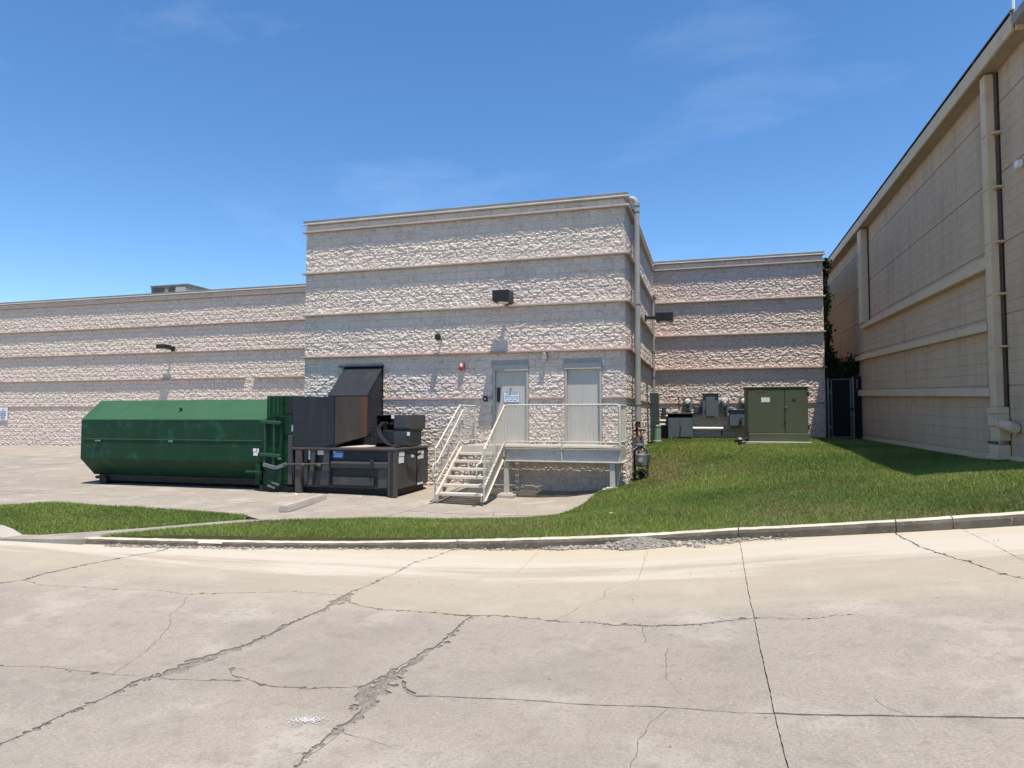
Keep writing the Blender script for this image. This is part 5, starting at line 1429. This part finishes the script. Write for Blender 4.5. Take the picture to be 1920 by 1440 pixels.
# deck: cross bars (grating) so light falls through, with edge bars
mbd = MB()
gy_ = LY0 + 0.03
while gy_ < LY1 - 0.02:
    mbd.box(SX0 + 0.05, LX1 - 0.02, gy_, gy_ + 0.022, DZ - 0.022, DZ)
    gy_ += 0.034
o = P_(mbd, 'deck_grating'); o['kind'] = 'stuff'
for y in (LY0, LY1 - 0.01, 16.5):
    P_(B(SX0 + 0.04, LX1, y, y + 0.018, DZ - 0.032, DZ + 0.004), 'edge_bar')
for x in (-4.8, -4.3, -3.75, -3.2, -2.65, -2.12):
    P_(B(x, x + 0.03, LY0 + 0.02, LY0 + 0.05, DZ - 0.055, DZ - 0.032), 'spacer')
P_(B(-4.0, -2.06, 16.2, 17.0, DZ - 0.045, DZ - 0.034), 'deck_pan')
# front channel beam with flanges
def channel(x0, x1, y0, y1, z0, z1, name='beam'):
    mb = MB(); mb.box(x0, x1, y0 + 0.03, y0 + 0.045, z0 + 0.012, z1 - 0.012); mb.box(x0, x1, y0 - 0.03, y0 + 0.045, z1 - 0.012, z1); mb.box(x0, x1, y0 - 0.04, y0 + 0.045, z0, z0 + 0.014)
    return P_(mb, name, 'cream_grey', bevel=0.002)
channel(-4.82, LX1, LY0, LY0, -1.07, -0.757)
for x in (-4.74, -2.10):
    for z in (-0.86, -0.96):
        P_(MB().tube([(x, LY0 + 0.03, z), (x, LY0 + 0.012, z)], 0.014, 6), 'bolt')
# side and rear beams
P_(B(LX1 - 0.015, LX1, LY0 + 0.046, LY1 - 0.02, -1.055, -0.757), 'beam', 'cream_grey')
P_(B(LX1, LX1 + 0.05, LY0 + 0.046, LY1 - 0.02, -1.07, -1.056), 'beam_flange', 'cream')
P_(B(SX0 + 0.05, LX1 - 0.02, LY1 - 0.06, LY1 - 0.045, -1.0, -0.757), 'beam', 'cream_grey')
P_(B(SX0 + 0.0, SX0 + 0.015, LY0 + 0.0, LY1 - 0.06, -1.0, -0.735), 'beam', 'cream_grey')
P_(B(SX0 + 0.02, -4.83, LY0 + 0.0, LY0 + 0.015, -0.95, -0.735), 'beam', 'cream_grey')
for x in (-3.9, -3.0):
    P_(B(x, x + 0.012, LY0 + 0.046, LY1 - 0.061, -0.95, -0.757), 'joist', 'cream_grey')
# posts with footings
for x, gz_ in ((-4.80, -1.86), (-2.22, gh(-2.2, 15.9) + 0.03)):
    P_(B(x - 0.06, x + 0.06, LY0 - 0.0, LY0 + 0.12, gz_ + 0.02, -1.071), 'post', 'cream_grey', bevel=0.006)
    P_(B(x - 0.14, x + 0.14, LY0 - 0.08, LY0 + 0.20, gz_ - 0.01, gz_ + 0.02), 'base_plate', 'cream', bevel=0.004)
    P_(B(x - 0.22, x + 0.22, LY0 - 0.16, LY0 + 0.28, gz_ - 0.3, gz_ - 0.012), 'footing', 'concrete', bevel=0.01)
for x in (-4.80, -2.22):
    P_(B(x - 0.05, x + 0.05, LY1 - 0.2, LY1 - 0.1, -1.95, -1.0), 'post', 'cream_grey')
# stringers
NT = 6
RISE = (DZ - GZ) / (NT + 1)
RUN = 0.255
yb = LY0 - NT * RUN                         # front nosing of the lowest tread
def stringer(x):
    y_top, y_bot = LY0 + 0.02, yb - 0.06
    z_top, z_bot = DZ - 0.02, GZ + RISE - 0.02
    sl = (z_top - z_bot) / (y_top - y_bot)
    poly = [(y_bot, GZ), (y_bot, z_bot + 0.0), (y_top, z_top + 0.0), (y_top, z_top - 0.33), (y_bot + 0.23, GZ)]
    P_(MB().prism(poly, 'x', x, x + 0.012), 'stringer', 'cream', bevel=0.002)
    s = 1 if x < -5.4 else -1
    a = x - 0.035 if s > 0 else x + 0.0125
    b = x - 0.0005 if s > 0 else x + 0.047
    P_(MB().prism([(y_bot, z_bot + 0.001), (y_top, z_top + 0.001), (y_top, z_top - 0.013), (y_bot, z_bot - 0.013)], 'x', a, b), 'stringer_flange', 'cream')
    P_(MB().prism([(y_bot + 0.23, GZ), (y_bot + 0.245, GZ), (y_top, z_top - 0.315), (y_top, z_top - 0.33)], 'x', a, b), 'stringer_flange', 'cream')
stringer(SX0 + 0.05); stringer(SX1 - 0.062)
for k in range(NT):
    zt = GZ + RISE * (k + 1); y0 = yb + k * RUN
    mb = MB(); mb.box(SX0 + 0.063, SX1 - 0.063, y0, y0 + 0.245, zt - 0.012, zt); mb.box(SX0 + 0.063, SX1 - 0.063, y0, y0 + 0.012, zt - 0.055, zt - 0.012); mb.box(SX0 + 0.063, SX1 - 0.063, y0 + 0.235, y0 + 0.245, zt - 0.05, zt - 0.012)
    P_(mb, 'tread', 'cream', bevel=0.002)
# railings
RT = 0.021
def rail(path, r=RT, name='handrail'): return P_(MB().tube(path, r, 10), name, smooth=True)
TZ = 0.29                                    # top of landing guard
yp = yb - 0.03                               # foot posts
zf = -0.72                                   # top of the foot posts
# left guard: sloping top rail, level return, mid handrail with loop, low rail
def stair_side(x, left):
    yt = LY0 + 0.0
    rail([(x, yp, GZ), (x, yp, zf)], 0.019, 'post')
    rail([(x, yp, zf), (x, yt, TZ)], RT, 'top_rail')
    rail([(x, yp, zf - 0.82), (x, yt, TZ - 0.89)], 0.016, 'bottom_rail')
    ym = (yp + yt) / 2
    rail([(x, ym, zf - 0.82 + 0.5 * (TZ - 0.89 - zf + 0.82)), (x, ym, (zf + TZ) / 2)], 0.017, 'post')
    h = x + (0.07 if left else -0.07)
    sl = (TZ - zf) / (yt - yp)
    p0 = (h, yp + 0.02, zf - 0.30)
    loop = [(h, yt + 0.18, TZ - 0.10), (h, yt + 0.02, TZ - 0.12), (h, yp + 0.0, zf - 0.26), (h, yp - 0.05, zf - 0.30), (h, yp - 0.26, zf - 0.32), (h, yp - 0.30, zf - 0.36), (h, yp - 0.30, zf - 0.55), (h, yp - 0.27, zf - 0.60), (h, yp - 0.02, zf - 0.56)]
    rail(loop, 0.0185, 'handrail')
    for t_ in (0.06, 0.55, 0.95):
        yy = yp + t_ * (yt - yp)
        P_(MB().bar((x, yy, zf - 0.25 + sl * (yy - yp)), (h, yy, zf - 0.26 + sl * (yy - yp)), 0.012), 'rail_bracket')
    nbal = 15
    for i in range(1, nbal):
        f_ = i / nbal
        yy = yp + f_ * (yt - yp)
        P_(MB().tube([(x, yy, zf - 0.82 + f_ * (TZ - 0.89 - zf + 0.82)), (x, yy, zf + f_ * (TZ - zf))], 0.0075, 6, False), 'baluster')
stair_side(SX0 + 0.0, True)
stair_side(SX1 + 0.0, False)
# left level return to the wall
xl = SX0
rail([(xl, LY0, DZ - 0.03), (xl, LY0, TZ)], 0.019, 'post')
rail([(xl, LY0, TZ), (xl, LY1, TZ + 0.0)], RT, 'top_rail')
rail([(xl, LY1, TZ), (xl, LY1, DZ)], 0.019, 'post')
rail([(xl, LY0, DZ + 0.10), (xl, LY1, DZ + 0.10)], 0.016, 'bottom_rail')
for i in range(1, 11):
    y = LY0 + (LY1 - LY0) * i / 11
    P_(MB().tube([(xl, y, DZ + 0.10), (xl, y, TZ)], 0.0075, 6, False), 'baluster')
# front guard
xa, xb = SX1 + 0.02, LX1 - 0.02
c = 0.07
path = [(xa, LY0, DZ - 0.03), (xa, LY0, TZ - c)] + arc((xa + c, LY0, TZ - c), c, 180, 90, 5)[1:] + arc((xb - c, LY0, TZ - c), c, 90, 0, 5) + [(xb, LY0, DZ - 0.04)]
rail(path, RT, 'top_rail')
rail([(xa, LY0, DZ + 0.105), (xb, LY0, DZ + 0.105)], 0.016, 'bottom_rail')
xm = -3.42
rail([(xm, LY0 - 0.0, -1.06), (xm, LY0, TZ)], 0.017, 'post')
for i in range(1, 32):
    x = xa + (xb - xa) * i / 32
    if abs(x - xm) < 0.03: continue
    P_(MB().tube([(x, LY0, DZ + 0.105), (x, LY0, TZ)], 0.0075, 6, False), 'baluster')
# right end guard back to the wall
rail([(xb + 0.0, LY0, TZ - 0.01), (xb, LY1, TZ - 0.01)], RT, 'top_rail')
rail([(xb, LY1, TZ), (xb, LY1, DZ)], 0.019, 'post')
rail([(xb, LY0, DZ + 0.105), (xb, LY1, DZ + 0.105)], 0.016, 'bottom_rail')
P_(B(xb - 0.035, xb + 0.035, LY0 - 0.005, LY0 + 0.06, DZ - 0.04, TZ - 0.02), 'post', 'cream', bevel=0.006)
for i in range(1, 12):
    y = LY0 + (LY1 - LY0) * i / 12
    P_(MB().tube([(xb, y, DZ + 0.105), (xb, y, TZ)], 0.0075, 6, False), 'baluster')

# ---------------------------------------------------------------- wheel stop, debris
ws = MB()
a, b = Vector((-8.16, 11.75)), Vector((-8.52, 13.80))
dv = (b - a).normalized(); nv = Vector((-dv.y, dv.x))
vs = []
for e in (a, b):
    for u, z in ((-0.11, -1.89), (0.11, -1.89), (0.075, -1.755), (-0.075, -1.755)):
        q = e + nv * u
        vs.append((q.x, q.y, z))
ws.add(vs, [(0, 1, 2, 3), (7, 6, 5, 4), (0, 4, 5, 1), (1, 5, 6, 2), (2, 6, 7, 3), (3, 7, 4, 0)])
tag(ws.build('wheel_stop', 'concrete', None, bevel=0.018, segs=2), 'long pale concrete wheel stop lying askew in front of the compactor', 'wheel stop')

pts = []
rr = random.Random(9)
for i in range(1900):                       # heap and spill along the kerb foot
    x = min(rr.uniform(-2.2, 0.95), rr.uniform(-2.0, 1.3))
    hp = math.exp(-((x + 0.95) / 0.33) ** 2)
    wdt = 0.10 + 0.22 * hp + 0.09 * math.exp(-((x - 0.1) / 0.45) ** 2) + 0.035 * math.sin(x * 9)
    u = rr.random() ** 1.3
    pts.append((x, kerb_y(x) - 0.005 - u * wdt, float(road_h(x)) + 0.10 * hp * (1 - u) * rr.random() + 0.015 * (1 - u)))
for i in range(500):
    x = rr.uniform(-8.6, -6.2); u = rr.random() ** 1.5
    pts.append((x, kerb_y(x) - 0.005 - u * 0.14, float(road_h(x))))
for i in range(260):
    x = rr.uniform(-6.2, -2.2); u = rr.random() ** 1.5
    pts.append((x, kerb_y(x) - 0.005 - u * 0.07, float(road_h(x))))
tag(stone_obj('gravel', pts, 0.006, 0.032), 'grey crushed stone and grit spilled along the foot of the kerb', 'gravel', kind='stuff')
# low dirt mound under the heap
mb = MB(); nx_, ny_ = 28, 8
for i in range(nx_ + 1):
    for j_ in range(ny_ + 1):
        x = -2.2 + 3.0 * i / nx_
        hp = math.exp(-((x + 0.95) / 0.36) ** 2)
        wdt = 0.12 + 0.26 * hp + 0.12 * math.exp(-((x - 0.1) / 0.6) ** 2)
        u = j_ / ny_
        mb.v.append((x, kerb_y(x) + 0.01 - u * wdt, float(road_h(x)) - 0.012 + (0.11 * hp + 0.02) * (1 - u) ** 1.5 + rr.uniform(0, 0.006)))
for i in range(nx_):
    for j_ in range(ny_):
        q = i * (ny_ + 1) + j_
        mb.f.append((q, q + 1, q + ny_ + 2, q + ny_ + 1))
tag(mb.build('dirt_mound', 'dirt', None, smooth=True), 'low heap of grey dirt banked against the kerb', 'dirt', kind='stuff')
pts = []
for k, w in (('a', None), ('c', None), ('b', None), ('g', None), ('d', None), ('e', None)):
    P, Wd = CR[k], (CW[k] if isinstance(CW[k], list) else [CW[k]] * len(CR[k]))
    for i in range(len(P) - 1):
        L = math.dist(P[i], P[i + 1]); wd = (Wd[i] + Wd[i + 1]) / 2
        for q in range(int(L * (14 + (1700 * wd if wd > 0.02 else 0)))):
            f_ = rr.random()
            x = P[i][0] + f_ * (P[i + 1][0] - P[i][0]) + rr.gauss(0, wd * 0.3); y = P[i][1] + f_ * (P[i + 1][1] - P[i][1]) + rr.gauss(0, 0.01)
            if y < 1.5: continue
            pts.append((x, y, float(road_h(x)) - 0.013))
tag(stone_obj('gravel', pts, 0.002, 0.011), 'broken concrete crumbs lying in the wide road cracks', 'gravel', kind='stuff')
pts = []
for i in range(700):
    x, y = rr.uniform(-8, 4), rr.uniform(2.6, 8.6)
    pts.append((x, y, float(road_h(x))))
tag(stone_obj('gravel', pts, 0.002, 0.007), 'loose specks of grit scattered over the concrete driveway', 'gravel', kind='stuff')
def chunk(x, y, s, label):
    vs, fs, ti = stones([(0, 0, 0)], s, s)
    me = bpy.data.meshes.new('concrete_chunk'); me.from_pydata(vs, [], fs); me.update()
    at = me.attributes.new('tint', 'FLOAT', 'POINT'); at.data.foreach_set('value', [0.95] * len(vs))
    o = obj('concrete_chunk', me, 'stone'); o.location = (x, y, float(road_h(x)))
    tag(o, label, 'rubble', 'loose concrete chunks by the kerb')
chunk(-1.13, 8.93, 0.055, 'pale concrete chunk lying left of the gravel heap')
chunk(-0.16, 8.86, 0.07, 'flat concrete chunk with a dark underside right of the gravel heap')
chunk(-0.42, 9.02, 0.075, 'largest pale concrete chunk against the kerb beside the heap')
chunk(-0.28, 8.98, 0.05, 'small concrete chunk wedged between two larger ones at the kerb')
def litter(x, y, z, s, label):
    vs, fs, ti = stones([(0, 0, 0)], s, s)
    me = bpy.data.meshes.new('paper_litter'); me.from_pydata(vs, [], fs); me.update()
    o = obj('paper_litter', me, 'white'); o.location = (x, y, z)
    tag(o, label, 'litter', 'scraps of white litter on the ground')
litter(-9.62, 14.35, -1.87, 0.05, 'crumpled white scrap between the container and the compactor')
litter(-7.95, 14.45, -1.87, 0.03, 'tiny white scrap in front of the compactor')
litter(-1.55, 10.9, gh(-1.55, 10.9) + 0.03, 0.035, 'white scrap lying on the lawn near the kerb')
# patch of spilled white powder on the driveway
pr = random.Random(4)
mb = MB()
for i in range(420):
    q = pr.gauss(0, 1), pr.gauss(0, 1)
    x, y, e = -2.36 + 0.075 * q[0] + 0.02 * q[1], 3.66 + 0.035 * q[1], pr.uniform(0.002, 0.007) * math.exp(-0.2 * (q[0] ** 2 + q[1] ** 2))
    a_ = pr.uniform(0, 6.28)
    z = float(road_h(x)) + 0.006
    mb.add([(x + e * math.cos(a_ + k * 1.257) * pr.uniform(0.7, 1.5), y + e * math.sin(a_ + k * 1.257), z) for k in range(5)] + [(x, y, z + e * 0.5)], [(k, (k + 1) % 5, 5) for k in range(5)])
powder_m = mat('white_powder', (0.48, 0.47, 0.45), (0.38, 0.37, 0.35), rough=1.0, scale=22, lo=0.4, hi=0.6)
tag(mb.build('powder_stain', powder_m), 'patch of spilled white powder beside a driveway crack', 'stain', kind='stuff')
